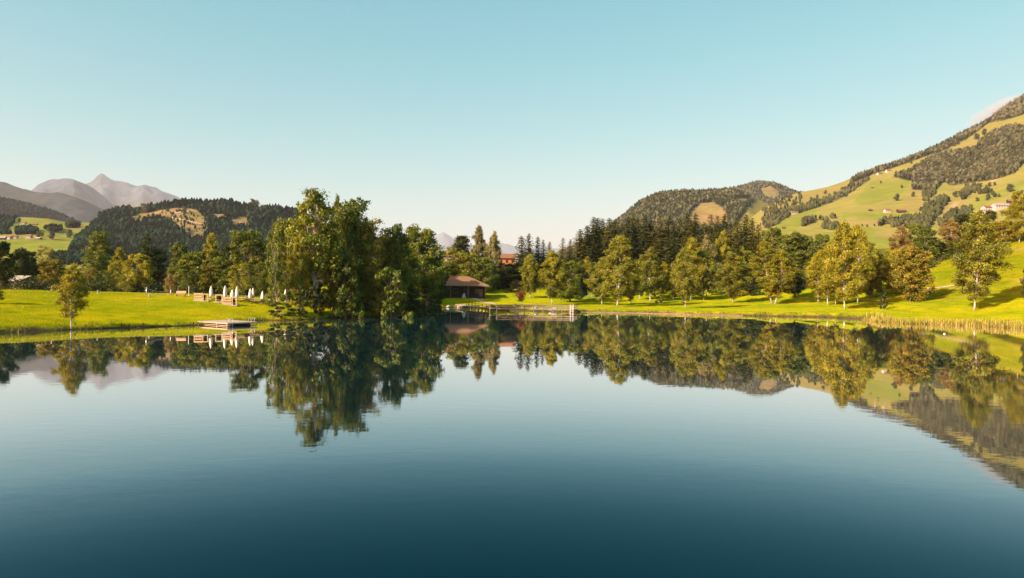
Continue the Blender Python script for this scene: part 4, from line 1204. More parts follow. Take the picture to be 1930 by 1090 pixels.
def house(name, loc, rz, w, d, h, roof_h, label, wallm, roofm, over=0.5, cat='house', group=None, win=(3, 2), base=4.0, gable=None):
    r = empty(name, loc, rz)
    tag(r, label, cat, group)
    b = MB()
    hw, hd = w / 2, d / 2
    vs = [(-hw, -hd, -base), (hw, -hd, -base), (hw, hd, -base), (-hw, hd, -base), (-hw, -hd, h), (hw, -hd, h), (hw, hd, h), (-hw, hd, h), (-hw, 0, h + roof_h * .98), (hw, 0, h + roof_h * .98)]
    b.add(vs, [(0, 1, 5, 4), (1, 2, 6, 9, 5), (2, 3, 7, 6), (3, 0, 4, 8, 7), (3, 2, 1, 0)])
    b.build('wall', wallm, r)
    ro = MB()
    s = roof_h / hd
    for sg in (-1, 1):
        e = sg * (hd + over)
        ze = h - over * s + .04
        zr = h + roof_h + .04
        q = [(-hw - over, e, ze), (hw + over, e, ze), (hw + over, 0, zr), (-hw - over, 0, zr)]
        up = [(x, y, z + .22) for x, y, z in q]
        fs = [(0, 1, 2, 3), (7, 6, 5, 4), (0, 4, 5, 1), (1, 5, 6, 2), (3, 2, 6, 7), (0, 3, 7, 4)]
        ro.add(q + up, fs)
    ro.build('roof', roofm, r)
    nx, nz = win
    for j in range(nz):
        for i in range(nx):
            x = -hw + w * (i + .5) / nx; z = h * (j + .5) / nz
            o = MB().box((x, -hd - .03, z), (w / nx * .34, .06, h / nz * .42)).build('window', GLASS, r)
    return r


X, Y, Z = at(953, 497, 268)
house('orange_house', (X, Y, Z - 3.5), R(8), 6.6, 7.0, 5.6, 1.5, 'orange timber house with a brown roof between the trees behind the cabin', ORANGE, ROOFB, 0.6, win=(3, 2))
X, Y, Z = at(862, 482, 238)
house('brown_roofed_house', (X, Y, Z - 4.0), R(-15), 7.0, 6.0, 4.0, 1.7, 'house with only its brown roof showing between trees above the cabin', WHITE, ROOFB, 0.6, win=(3, 1))


def make_shed():
    X, Y, Z = at(12, 546, 150)
    r = empty('wooden_hut', (X, Y, gz(X, Y)))
    tag(r, 'small dark hut with a light grey sloping roof at the left frame edge', 'hut')
    MB().box((0.9, 1.2, 0.7), (5.6, 3.0, 2.4)).build('wall', plain('red_brown_timber', (0.06, 0.025, 0.018), 0.8, 0.2, 4, stretch=(6, 6, 1)), r)
    ro = MB()
    q = [(-2.6, -0.9, 1.78), (3.4, -0.9, 1.78), (4.4, 1.6, 2.95), (-1.6, 1.6, 2.95)]
    ro.add(q + [(x, y, z + .12) for x, y, z in q], [(3, 2, 1, 0), (4, 5, 6, 7), (0, 1, 5, 4), (1, 2, 6, 5), (2, 3, 7, 6), (3, 0, 4, 7)])
    q = [(-1.6, 1.62, 2.95), (4.4, 1.62, 2.95), (3.8, 3.6, 2.0), (-2.2, 3.6, 2.0)]
    ro.add(q + [(x, y, z + .12) for x, y, z in q], [(3, 2, 1, 0), (4, 5, 6, 7), (0, 1, 5, 4), (1, 2, 6, 5), (2, 3, 7, 6), (3, 0, 4, 7)])
    ro.build('roof', ROOFG, r)
    MB().box((1.6, -.33, 0.75), (1.0, .06, 1.7)).build('door', DARKW, r)


make_shed()


# -- bathing raft
def make_raft():
    L, Wd = 7.4, 4.7
    ang = math.atan2(0.57, -0.82)
    r = empty('bathing_raft', (-38.9, 93.4, 0.0), ang)       # local x runs along the left face, -y along the right face
    tag(r, 'wooden bathing raft with pale deck boards floating off the left lawn', 'raft')
    d = MB()
    nb = 24
    for k in range(nb):
        d.box(((k + .5) * L / nb, -Wd / 2, 0.46), (L / nb - .035, Wd, .05))
    d.build('deck', DECKM, r)
    f = MB()
    for y in (-.04, -Wd + .04):
        f.box((L / 2, y, .37), (L, .07, .12)); f.box((L / 2, y, .10), (L, .07, .07))
    for x in (.04, L - .04):
        f.box((x, -Wd / 2, .37), (.07, Wd - .16, .12))
    for x in (.10, 2.6, L - .12):
        f.box((x, -.05, .2), (.1, .1, .34))
    f.build('frame', WOODP, r)
    for y in (-1.1, -3.6):
        MB().tube([(.35, y, .08), (L - .35, y, .08)], .24, 12).build('float', FLOAT, r, True)
    for lx, ly in ((.22, -.45), (.22, -Wd + .85)):
        h = MB()
        for dy in (-.28, .28):
            h.tube([(lx - .34, ly + dy, -.7), (lx - .34, ly + dy, .9), (lx - .26, ly + dy, 1.12), (lx, ly + dy, 1.15), (lx + .2, ly + dy, 1.0), (lx + .26, ly + dy, .48)], .028, 7)
        for z in (-.4, -.1, .2):
            h.tube([(lx - .34, ly - .28, z), (lx - .34, ly + .28, z)], .02, 6)
        h.build('ladder', METAL, r, True)


make_raft()


# -- footbridge
def make_bridge():
    line = [(-14.0, 178.5), (-9.6, 164.0), (-3.3, 150.6), (12.9, 150.0), (14.2, 155.0)]
    r = empty('footbridge', (0, 150, 0))
    tag(r, 'timber footbridge with a slim railing crossing the shallow bay', 'footbridge')

    def loc(x, y, z): return (x, y - 150, z)
    deck, rail = MB(), MB()
    posts = []
    for si, ((ax, ay), (bx, by)) in enumerate(zip(line[:-1], line[1:])):
        L = math.hypot(bx - ax, by - ay); a = math.atan2(by - ay, bx - ax)
        nb = int(L / .22)
        for k in range(nb):
            t = (k + .5) / nb
            deck.box(loc(ax + (bx - ax) * t, ay + (by - ay) * t, .80), (L / nb - .02, 1.6, .06), a)
        nx, ny = -math.sin(a), math.cos(a)
        for sgn in (-.8, .8):
            px_, py_ = ax + nx * sgn, ay + ny * sgn; qx, qy = bx + nx * sgn, by + ny * sgn
            rail.box(loc((px_ + qx) / 2, (py_ + qy) / 2, .70), (L, .1, .16), a)
            if (sgn < 0 and si >= 1) or si == 2:
                for z in (1.62, 1.22):
                    rail.box(loc((px_ + qx) / 2 + nx * sgn * .09, (py_ + qy) / 2 + ny * sgn * .09, z), (L, .07, .11), a)
            n_ = max(1, round(L / 2.0))
            for k in range(n_):
                t = k / n_
                posts.append((px_ + (qx - px_) * t, py_ + (qy - py_) * t, sgn))
    deck.build('deck', DECKM, r); rail.build('railing', WOODG, r)
    for x, y, s in posts:
        top = 1.7 if (s < 0 and y < 166 or y < 153) else .78
        MB().box(loc(x, y, (top - 1.6) / 2), (.15, .15, top + 1.6)).build('post', WOODG, r)
    for x in (12.75, 13.35):
        MB().box(loc(x, 149.0, .6), (.11, .11, 2.4)).build('end_post', WHITEM, r)
    g = MB()
    for z in (.4, .85, 1.3, 1.72):
        g.box(loc(13.05, 149.0, z), (.48, .05, .06))
    g.build('end_rungs', WHITEM, r)


make_bridge()

# -- low timber edging along the shore right of the bridge
e = MB()
ed = [onplane(x, y) for x, y in SHORE_PX if 1070 < x < 1420]
for (a, b) in zip(ed[:-1], ed[1:]):
    L = math.hypot(b[0] - a[0], b[1] - a[1])
    n_ = max(1, int(L / 3))
    for k in range(n_):
        t = (k + .5) / n_
        e.box((a[0] + (b[0] - a[0]) * t, a[1] + (b[1] - a[1]) * t - .12, .03 + .03 * ((k * 7) % 3 - 1)), (L / n_ - .05, .12, .34), math.atan2(b[1] - a[1], b[0] - a[0]))
tag(e.build('timber_edging', plain('wet_timber', (0.17, 0.11, 0.06), .8, .3, 3)), 'low brown timber edging along the waterline right of the footbridge', 'edging')


# -- parasols on the terrace
def make_parasol(h, w):
    r = empty('parasol', (0, 0, 0))
    MB().tube([(0, 0, 0), (0, 0, h)], .035, 8).build('pole', WOODP, r)
    c = MB().lathe((0, 0, 0), [(.10 * w, .42), (.25 * w, .5), (.30 * w, .9), (.27 * w, 1.35), (.22 * w, h * .72), (.15 * w, h * .88), (.06 * w, h * .97), (.015, h * 1.01)], 18, .16, 6)
    c.build('canopy', CANVAS, r, True)
    MB().lathe((0, 0, 0), [(.36, 0.0), (.36, .07), (.1, .13), (.06, .28)], 14).build('base', STONE, r, True)
    return r


pos_words = ['leftmost closed cream parasol beside the first windbreak', 'second closed cream parasol from the left, behind the wooden frames', 'short closed parasol just left of the tallest one in the terrace middle',
             'closed parasol fourth from the left, behind the end post of the windbreak', 'closed parasol left of a touching pair near the right end', 'slimmer closed parasol right of the touching pair',
             'short wide closed parasol left of the leaning tree stems', 'closed parasol standing alone right of the leaning tree stems']
spec = [(398, 539, 118), (424.5, 538.5, 118.5), (438, 546, 117.5), (446.7, 540, 119), (472, 544, 119.5), (477, 542.5, 121), (495, 549, 119.5), (538.5, 545, 121.5)]
for i, ((px_, yt, Yp), lb) in enumerate(zip(spec, pos_words)):
    X, Y, Z = at(px_, yt, Yp)
    z0 = gz(X, Y)
    o = make_parasol(max(1.7, Z - z0), 1.0 if i != 5 else .8)
    o.location = (X, Y, z0); o.rotation_euler = (0, 0, i * .7)
    tag(o, lb, 'parasol', 'closed parasols on the terrace')


# -- slatted windbreaks, frames and pots
def windbreak(px0, px1, Yw, h, label, yaw=.12):
    xa = (px0 - CX) / F * Yw; xb = (px1 - CX) / F * Yw
    L = xb - xa
    r = empty('windbreak', ((xa + xb) / 2, Yw, gz((xa + xb) / 2, Yw)), yaw)
    tag(r, label, 'windbreak', 'slatted wooden windbreaks')
    s = MB()
    for k in range(3):
        s.box((0, 0, .28 + k * h / 3), (L, .05, h / 3 * .58))
    s.build('slats', WOODP, r)
    for x in (-L / 2 + .06, L / 2 - .06):
        MB().box((x, .08, h / 2 - .05), (.1, .1, h + .1)).build('post', WOODP, r)
    MB().box((0, .05, .05), (L + .2, .4, .1)).build('foot', WHITE, r)


windbreak(366, 382, 115.6, 1.35, 'slatted wooden windbreak at the left end of the parasol terrace')
windbreak(419, 436, 114.2, 1.25, 'slatted wooden windbreak before the middle of the parasol terrace')


def frame_thing(px_, Yw, w, h, label):
    x = (px_ - CX) / F * Yw
    r = empty('timber_arch', (x, Yw, gz(x, Yw)), .1)
    tag(r, label, 'arch', 'timber frames on the terrace')
    for s in (-1, 1):
        MB().box((s * w / 2, 0, h / 2), (.13, .13, h)).build('post', WOODP, r)
    MB().box((0, 0, h - .08), (w - .13, .11, .16)).build('crossbeam', WOODP, r)
    MB().box((0, -.1, .06), (w + .5, .8, .12)).build('foot', WHITE, r)


frame_thing(387.5, 115.4, .75, 1.3, 'timber frame round the left potted shrub, next to the first windbreak')
frame_thing(413, 115.2, 1.0, 1.35, 'timber frame round the round potted shrub between the windbreaks')
frame_thing(442, 114.2, .65, 1.5, 'tall timber frame at the right end of the middle windbreak')


def potted(px_, Yw, h, rad, label, seed):
    x = (px_ - CX) / F * Yw
    r = empty('potted_shrub', (x, Yw, gz(x, Yw)))
    tag(r, label, 'shrub', 'potted shrubs on the terrace')
    MB().lathe((0, 0, 0), [(.2, 0), (.27, .34), (.29, .34), (.29, .4)], 12).build('pot', STONE, r, True)
    rg = np.random.default_rng(seed)
    d = rand_dirs(420, rg)
    V, Fq = leaf_quads(d * rg.uniform(.6, 1, (420, 1)) * np.array([rad, rad, (h - .4) / 2]) + np.array([0, 0, .38 + (h - .4) / 2]), d + rg.normal(0, .5, (420, 3)), rg.uniform(.06, .11, 420), rg)
    link('foliage', mesh_arrays('foliage', V, [Fq], LEAF['dark'], False, {'tint': np.repeat(rg.random(420), 4)}), r)


potted(384.5, 115.7, 1.2, .28, 'narrow dark potted shrub at the end of the left windbreak', 1)
potted(412.5, 115.5, 1.15, .42, 'round dark potted shrub between the two windbreaks', 2)
potted(440, 114.6, 1.05, .3, 'dark potted shrub behind the end of the middle windbreak', 3)


def picnic(px_, Yw, rz, label):
    x = (px_ - CX) / F * Yw
    r = empty('picnic_table', (x, Yw, gz(x, Yw)), rz)
    tag(r, label, 'picnic table', 'picnic tables on the terrace')
    t = MB()
    for k in range(4):
        t.box((0, -.3 + k * .2, .74), (1.8, .18, .05))
    t.build('tabletop', WOODP, r)
    for s in (-1, 1):
        MB().box((0, s * .72, .44), (1.8, .26, .05)).build('bench', WOODP, r)
        MB().tube([(s * .65, -.62, 0), (s * .65, -.2, .71)], .04, 5).tube([(s * .65, .62, 0), (s * .65, .2, .71)], .04, 5).box((s * .65, 0, .40), (.06, 1.5, .08)).build('leg', WOODG, r)


for px_, Yw, rz_, lb in ((404, 118.6, .3, 'picnic table between the leftmost parasol and the round potted shrub'), (457, 118.0, -.2, 'picnic table right of the tall timber frame'), (467, 119.8, .5, 'picnic table left of the touching pair of parasols'),
                         (484, 118.8, .1, 'picnic table between the pair of parasols and the short wide one'), (506, 120.0, -.4, 'picnic table right of the short wide parasol, by the leaning stems'), (552, 122.5, .2, 'picnic table right of the lone parasol under the point trees')):
    picnic(px_, Yw, rz_, lb)


# -- things at the far side of the left lawn
def lone_post(px_, yt, Yw, rad, mat, label, name='post', cat='post', cap=True):
    X, Y, Z = at(px_, yt, Yw)
    z0 = gz(X, Y)
    m = MB().tube([(0, 0, -.3), (0, 0, Z - z0)], rad, 8)
    if cap:
        m.lathe((0, 0, Z - z0 - .04), [(rad * 1.35, 0), (rad * 1.35, .08), (rad * .5, .13)], 8)
    tag(m.build(name, mat, loc=(X, Y, z0)), label, cat)


lone_post(97.5, 541, 121, .10, WHITE, 'short whitish post at the lawn edge under the orange tree', 'marker_post')
lone_post(184, 548, 121.5, .09, WHITE, 'short whitish post on the lawn edge under the tallest left tree', 'marker_post')
lone_post(281.5, 556, 119.5, .16, WHITE, 'stubby white post at the foot of the volleyball pole', 'marker_post')
lone_post(336, 541, 125, .05, WOODG, 'thin brown pole on the lawn edge left of the white pole', 'pole', 'pole')
lone_post(356, 541, 124, .06, WHITEM, 'thin white pole on the lawn edge left of the first windbreak', 'pole', 'pole')

X, Y, Z = at(276, 541, 120)
X2, Y2, Z2 = at(322, 545, 124)
r = empty('volleyball_net', (X, Y, gz(X, Y)))
tag(r, 'volleyball net sagging between two poles behind the left lawn', 'net')
for k, (x, y, z) in enumerate(((X, Y, Z), (X2, Y2, Z2))):
    zz = gz(x, y)
    MB().tube([(x - X, y - Y, zz - r.location.z - .3), (x - X, y - Y, z - r.location.z)], .06, 8).build('pole', METAL, r, True)
nt_ = MB()
for hh in (0.25, .95):
    pts = []
    for k in range(13):
        t = k / 12
        pts.append(((X2 - X) * t, (Y2 - Y) * t, (Z - r.location.z) * (1 - t) + (Z2 - r.location.z) * t - hh - .35 * math.sin(math.pi * t)))
    nt_.tube(pts, .022, 5)
for k in range(1, 24):
    t = k / 24
    zt = (Z - r.location.z) * (1 - t) + (Z2 - r.location.z) * t - .35 * math.sin(math.pi * t)
    nt_.tube([((X2 - X) * t, (Y2 - Y) * t, zt - .25), ((X2 - X) * t, (Y2 - Y) * t, zt - .95)], .005, 3)
nt_.build('net', WHITEM, r)

X, Y, Z = at(369.5, 505, 137)
z0 = gz(X, Y)
r = empty('floodlight_mast', (X, Y, z0)); tag(r, 'tall mast with two white floodlight heads before the dome-shaped willow', 'lamp')
MB().tube([(0, 0, -.3), (0, 0, Z - z0)], [.09, .05], 8).build('pole', DARKW, r, True)
MB().tube([(-.38, 0, Z - z0), (.38, 0, Z - z0 + .06)], .03, 6).build('crossbar', METAL, r)
for s in (-1, 1):
    MB().box((s * .42, -.12, Z - z0 + .04 + s * .04), (.5, .42, .16), s * .25, .7).build('lamp_head', WHITEM, r)

X, Y, Z = at(340.5, 560, 121.5)
r = empty('park_bench', (X, Y, gz(X, Y)), .05); tag(r, 'pale wooden bench on the lawn edge between the two thin poles', 'bench')
MB().box((0, 0, .45), (1.7, .42, .06)).build('seat', WOODP, r)
MB().box((0, .24, .78), (1.7, .06, .42)).build('backrest', WOODP, r)
for s in (-1, 1):
    MB().box((s * .7, 0, .21), (.1, .4, .42)).box((s * .7, .24, .5), (.1, .08, .3)).build('leg', WOODG, r)

# -- rail fence behind the middle lawn
xa, ya = (1080 - CX) / F * 214, 214.; xb, yb = (1128 - CX) / F * 214, 214.
r = empty('rail_fence', (xa, ya, gz(xa, ya))); tag(r, 'low white rail fence in the shade behind the conical birches', 'fence')
nps = 5
rl = MB()
pp = []
for k in range(nps):
    x = xa + (xb - xa) * k / (nps - 1)
    z = gz(x, ya) - r.location.z
    pp.append((x - xa, 0, z))
    MB().box((x - xa, 0, z + .45), (.13, .13, 1.1)).build('post', WHITE, r)
for a, b in zip(pp[:-1], pp[1:]):
    rl.tube([(a[0], -.09, a[2] + .55), (b[0], -.09, b[2] + .55)], .05, 6)
rl.build('rail', WHITE, r)

# -- stones
rg = random.Random(3)


def boulder(x, y, s, label, mat=STONE, squash=.7, group=None, zoff=0.0, name='boulder'):
    import bmesh
    bm = bmesh.new(); bmesh.ops.create_icosphere(bm, subdivisions=3, radius=1)
    sd_ = rg.random() * 50
    for v in bm.verts:
        q = v.co
        k = 1 + .28 * float(fbm([q.x * 1.3 + sd_], [q.y * 1.3 + q.z * 1.7], 3, 3)[0])
        v.co = Vector((q.x * s * k * (1 + .3 * rg.random() * 0), q.y * s * k * .85, q.z * s * k * squash))
    me = bpy.data.meshes.new(name); bm.to_mesh(me); bm.free()
    me.materials.append(mat)
    o = link(name, me, None, (x, y, max(0, gz(x, y)) + s * squash * .25 + zoff)); o.rotation_euler = (0, 0, rg.random() * 6)
    return tag(o, label, 'rock', group)


for px_, Yw, s, lb in ((972, 163.5, .75, 'grey boulder under the middle of the footbridge'), (984, 163.8, .6, 'smaller grey boulder beside the middle one under the footbridge'), (1010, 159.5, .55, 'low grey boulder right of the middle under the footbridge'),
                       (1046, 157.0, .8, 'grey boulder under the right end of the footbridge'), (1038, 157.2, .5, 'small stone left of the boulder under the right footbridge end'), (845, 178.5, .6, 'pale boulder among the lily leaves before the cabin'), (866, 179.5, .5, 'pale stone at the left foot of the footbridge')):
    boulder((px_ - CX) / F * Yw, Yw, s, lb, PALEST if 'pale' in lb else STONE)
X, Y, Z = at(874.5, 560, 196.5)
boulder(X, Y, .62, 'upright pale stone standing on the grass before the cabin', PALEST, 1.9, name='standing_stone')
X, Y = onplane(1780, 630)
r = empty('buoy', (X, Y, 0)); tag(r, 'small white buoy floating before the reeds on the right', 'buoy')
MB().lathe((0, 0, 0), [(.03, -.1), (.12, -.04), (.14, .02), (.10, .10), (.03, .13)], 14).build('float', WHITEM, r, True)
MB().tube([(-.03, 0, .13), (-.03, 0, .17), (0, 0, .19), (.03, 0, .17), (.03, 0, .13)], .01, 6).build('ring', METAL, r)


# -- stuff: lily leaves, reeds, bank grass, undergrowth
def lily():
    g = np.random.default_rng(4)
    V, Fq, n_ = [], [], 0
    for k in range(420):
        px_, py_ = g.uniform(806, 884), g.uniform(580.5, 593)
        x, y = onplane(px_, py_)
        if shore_dist(np.array([x]), np.array([y]))[0] > -.4 or vnoise([x * .35], [y * .16], 8)[0] < .45:
            continue
        rr = g.uniform(.18, .45); a = np.linspace(.3, 6.1, 9) + g.uniform(0, 6)
        tilt = g.uniform(-.12, .12, 2)
        ring = np.stack([x + rr * np.cos(a), y + rr * np.sin(a), .02 + g.uniform(0, .03) + np.abs(tilt[0] * np.cos(a) + tilt[1] * np.sin(a)) * rr], -1)
        V.append(np.vstack([[x, y, .02], ring]))
        for j in range(8):
            Fq.append((n_, n_ + 1 + j, n_ + 2 + j))
        n_ += 10
    tag(link('lily_leaves', mesh_arrays('lily_leaves', np.concatenate(V), [np.array(Fq)], LILY)), kind='stuff')


lily()


def blades(name, roots, heights, width, mat, g, lean=.25, tints=None):
    n_ = len(roots)
    a = g.uniform(0, 2 * np.pi, n_); b = g.uniform(0, 2 * np.pi, n_)
    wv = np.stack([np.cos(a), np.sin(a), 0 * a], -1) * (width * g.uniform(.6, 1.3, n_))[:, None]
    ln = np.stack([np.cos(b), np.sin(b), 0 * b], -1) * (heights * lean * g.uniform(.1, 1, n_))[:, None]
    up = np.array([0, 0, 1.0]) * heights[:, None]
    V = np.stack([roots - wv, roots + wv, roots + up * .6 + ln * .4 + wv * .8, roots + up * .6 + ln * .4 - wv * .8, roots + up + ln], 1).reshape(-1, 3)
    i = np.arange(n_)[:, None] * 5
    t = g.normal(.5, .2, n_) if tints is None else tints
    me = mesh_arrays(name, V, [i + np.array([[0, 1, 2, 3]]), i + np.array([[3, 2, 4]])], mat, False, {'tint': np.clip(np.repeat(t, 5), 0, 1)})
    return tag(link(name, me), kind='stuff')


REED = leaf_mat('reed_straw', (0.20, 0.18, 0.025), (0.40, 0.33, 0.06), (0.58, 0.47, 0.14), .3)
BANKG = leaf_mat('bank_sedge', (0.05, 0.05, 0.006), (0.12, 0.12, 0.012), (0.24, 0.21, 0.03), .3)
LAWNG = leaf_mat('lawn_blades', (0.15, 0.17, 0.005), (0.25, 0.26, 0.006), (0.34, 0.32, 0.015), .3)
UNDER = leaf_mat('undergrowth_leaf', (0.015, 0.024, 0.006), (0.035, 0.05, 0.010), (0.09, 0.095, 0.02), .25)

g = np.random.default_rng(9)
px_ = g.uniform(1600, 1990, 60000); dd = g.uniform(-1.6, 4.5, 60000)
Yc = g.uniform(96, 136, 60000); Xc = (px_ - CX) / F * Yc
sdv = shore_dist(Xc, Yc)
keep = (sdv > -1.3) & (sdv < 4.2) & (g.random(60000) < smooth(1610, 1700, px_) * smooth(4.4, 1.0, sdv) * (.12 + .8 * vnoise(Xc * .5, Yc * .5, 3) ** 1.5))
Xc, Yc, sdv = Xc[keep], Yc[keep], sdv[keep]
rt = np.stack([Xc, Yc, np.maximum(ground_z(Xc, Yc), -.3)], -1)
blades('reeds', rt, g.uniform(.45, 1.15, len(Xc)) * (1 - .12 * np.clip(sdv, 0, 4)), .035, REED, g, .22)

# sedge on the left bank and round the shore
N_ = 60000
Xc = g.uniform(-62, 80, N_); Yc = g.uniform(75, 185, N_)
sdv = shore_dist(Xc, Yc)
keep = (sdv > -.15) & (sdv < 1.5) & (g.random(N_) < .25 + .8 * vnoise(Xc * .6, Yc * .6, 12))
Xc, Yc = Xc[keep], Yc[keep]
seg = len(Xc)
Xr = np.repeat(Xc, 5) + g.normal(0, .12, seg * 5); Yr = np.repeat(Yc, 5) + g.normal(0, .12, seg * 5)
blades('bank_grass', np.stack([Xr, Yr, np.maximum(ground_z(Xr, Yr), 0) - .02], -1), g.uniform(.18, .55, seg * 5), .03, BANKG, g, .5)

# longer grass standing in the lawns
N_ = 90000
uu = g.uniform(-.78, .80, N_); Yc = 78 + 150 * g.random(N_) ** 1.3; Xc = uu * Yc
sdv = shore_dist(Xc, Yc)
keep = (sdv > .8) & (g.random(N_) < .15 + 1.0 * np.clip(fbm(Xc * .12, Yc * .12, 44, 3) + .35, 0, 1))
Xc, Yc = Xc[keep], Yc[keep]
blades('grass', np.stack([Xc, Yc, ground_z(Xc, Yc) - .02], -1), g.uniform(.08, .22, len(Xc)), .035, LAWNG, g, .6)


def undergrowth(name, regions, mat, seed):
    g_ = np.random.default_rng(seed)
    Cs, Ns, Ss, Ts = [], [], [], []
    for (pa, pb, Ya, Yb, hmin, hmax, cnt_) in regions:
        for k in range(cnt_):
            p_, Yk = g_.uniform(pa, pb), g_.uniform(Ya, Yb)
            x = (p_ - CX) / F * Yk
            h_ = g_.uniform(hmin, hmax); z = gz(x, Yk)
            m = int(60 * h_)
            d = rand_dirs(m, g_); d[:, 2] = np.abs(d[:, 2])
            Cs.append(np.array([x, Yk, z]) + d * np.array([h_ * .75, h_ * .75, h_]) * g_.uniform(.5, 1, (m, 1)))
            Ns.append(d + g_.normal(0, .5, (m, 3))); Ss.append(g_.uniform(.12, .26, m)); Ts.append(np.full(m, g_.normal(.45, .2)) + g_.normal(0, .12, m))
    V, Fq = leaf_quads(np.concatenate(Cs), np.concatenate(Ns), np.concatenate(Ss), g_)
    tag(link(name, mesh_arrays(name, V, [Fq], mat, False, {'tint': np.clip(np.repeat(np.concatenate(Ts), 4), 0, 1)})), kind='stuff')


undergrowth('undergrowth', [(20, 560, 138, 172, 1.0, 3.2, 330), (560, 830, 124, 165, .8, 2.6, 170), (930, 1130, 226, 250, 1.0, 3.2, 90), (1110, 1480, 224, 250, .8, 2.6, 130), (1480, 1760, 215, 250, .8, 2.8, 100), (1760, 1960, 226, 262, 1.0, 3.0, 90)], UNDER, 71)


# -- farms and single trees on the slopes
def hill_house(hill, px_, py_, w, d, h, rh, rz_, label, wallm=WHITE, roofm=ROOFB, name='farmhouse', cat='house', group=None, win=(3, 2)):
    p = hill_point(hill, px_, py_)
    w, d, h, rh = w * .86, d * .86, h * .86, rh * .86
    return house(name, tuple(p), rz_, w, d, h, rh, label, wallm, roofm, .9, cat, group, win, 6.0)


FG_ = 'farms on the mountainside'
hill_house(R3, 1672, 401, 11, 9, 5.0, 2.6, .1, 'left of two farmhouses side by side low on the mountain meadow', group=FG_)
hill_house(R3, 1699, 401, 15, 10, 4.2, 3.2, -.1, 'right, broader of two farmhouses side by side low on the mountain meadow', wallm=DARKW, group=FG_)
hill_house(R3, 1860, 398, 17, 11, 7, 3.0, .15, 'white farmhouse at the left end of the farmyard above the right meadow', group=FG_)
hill_house(R3, 1886, 393, 30, 14, 5.5, 4.0, .05, 'long dark-roofed barn with white walls in the farmyard above the right meadow', roofm=ROOFG, group=FG_, win=(6, 1))
hill_house(R3, 1907, 384, 14, 10, 5, 3.0, -.3, 'small brown house behind the long barn above the right meadow', wallm=DARKW, group=FG_)
hill_house(R3, 1846, 402, 16, 4, 2.0, .6, .3, 'low pale shed left of the farmyard above the right meadow', name='low_shed', cat='shed', group=FG_, win=(1, 1))
hill_house(R3, 1674, 325, 16, 10, 6, 3, .2, 'white farmhouse on the skyline shoulder of the mountain meadow', group=FG_)
hill_house(R3, 1658, 329, 20, 8, 4, 2, .35, 'long low white building left of the shoulder farmhouse on the mountain', group=FG_, win=(4, 1))
hill_house(R3, 1496, 404, 17, 10, 5, 2.5, .2, 'white house at the edge of the wooded strip on the lower mountainside', group=FG_)
hill_house(R3, 1641, 398, 6, 5, 2.6, 1.8, .3, 'tiny brown hay hut left of the two farmhouses', wallm=DARKW, name='hay_hut', cat='hut', win=(1, 1))
hill_house(R3, 1645, 355, 6, 5, 2.4, 1.8, -.2, 'tiny dark hay hut in the bright green field of the mountain', wallm=DARKW, name='hay_hut', cat='hut', win=(1, 1))
hill_house(R3, 1478, 431, 5, 4, 2.4, 1.6, .2, 'tiny hay hut in the lowest green field right of the wooded dome', wallm=DARKW, name='hay_hut', cat='hut', win=(1, 1))
HG_ = 'houses of the hamlet on the left meadow hill'
hill_house(H2, 4, 452, 11.8, 8.9, 3.7, 3.0, .3, 'dark-roofed house at the left end of the hamlet', wallm=DARKW, roofm=ROOFG, group=HG_)
hill_house(H2, 18, 451, 8.9, 7.4, 4.4, 2.7, -.2, 'white house second from the left in the hamlet', group=HG_)
hill_house(H2, 28, 450, 8.9, 7.4, 4.4, 2.5, .2, 'white house in the middle of the hamlet, below the row of trees', group=HG_)
hill_house(H2, 55, 449, 8.9, 7.4, 4.8, 2.5, .1, 'white house at the right end of the hamlet', group=HG_)
hill_house(H2, 72, 451, 11.1, 5.9, 1.9, 1.8, -.1, 'low barn between the hamlet and the solitary round tree', wallm=DARKW, roofm=ROOFG, group=HG_, win=(1, 1))
hill_house(H2, 45, 422.5, 8.1, 6.7, 3.0, 2.4, .1, 'single farmhouse high on the left meadow above the hamlet', group=HG_)
hill_house(H2, 66, 424, 9.6, 5.9, 1.9, 2.1, .2, 'low barn right of the single high farmhouse', wallm=DARKW, group=HG_, win=(1, 1))


def hill_tree_mesh(seed, tall):
    g_ = np.random.default_rng(seed)
    Cs, Ns = [], []
    for k in range(9):
        h_ = .22 + .68 * k / 8
        c = np.array([g_.normal(0, .09), g_.normal(0, .09), h_]); r_ = (.2 if tall else .27) * (1.1 - .6 * abs(h_ - .45))
        d = rand_dirs(55, g_)
        Cs.append(c + d * r_ * g_.uniform(.5, 1, (55, 1)) * np.array([1.2, 1.2, .8])); Ns.append(d + g_.normal(0, .4, (55, 3)))
    Cn = np.concatenate(Cs)
    V, Fq = leaf_quads(Cn, np.concatenate(Ns), g_.uniform(.05, .085, len(Cn)), g_)
    t = MB().tube([(0, 0, -.1), (0, 0, .5)], [.03, .015], 5)
    nv = len(V)
    V = np.vstack([V, np.array([tuple(v) for v in t.V])])
    tf = np.array([f for f in t.F if len(f) == 4]) + nv
    return mesh_arrays('single_tree', V, [Fq, tf], [WOOD_WARM if tall is not None else WOOD_DARK], False, {'tint': np.clip(np.concatenate([np.repeat(g_.normal(.4, .18, nv // 4), 4), np.zeros(len(V) - nv)]), 0, 1)})


HT = [hill_tree_mesh(s, s % 2 == 0) for s in range(6)]


def hill_tree(hill, px_, py_, hpx, label, group=None, k=0):
    p = hill_point(hill, px_, py_)
    o = link('single_tree', HT[k % 6], None, tuple(p))
    h_ = hpx / F * p[1]
    o.scale = (h_ * 1.15, h_ * 1.15, h_); o.rotation_euler = (0, 0, k * 1.3)
    return tag(o, label, 'tree', group)


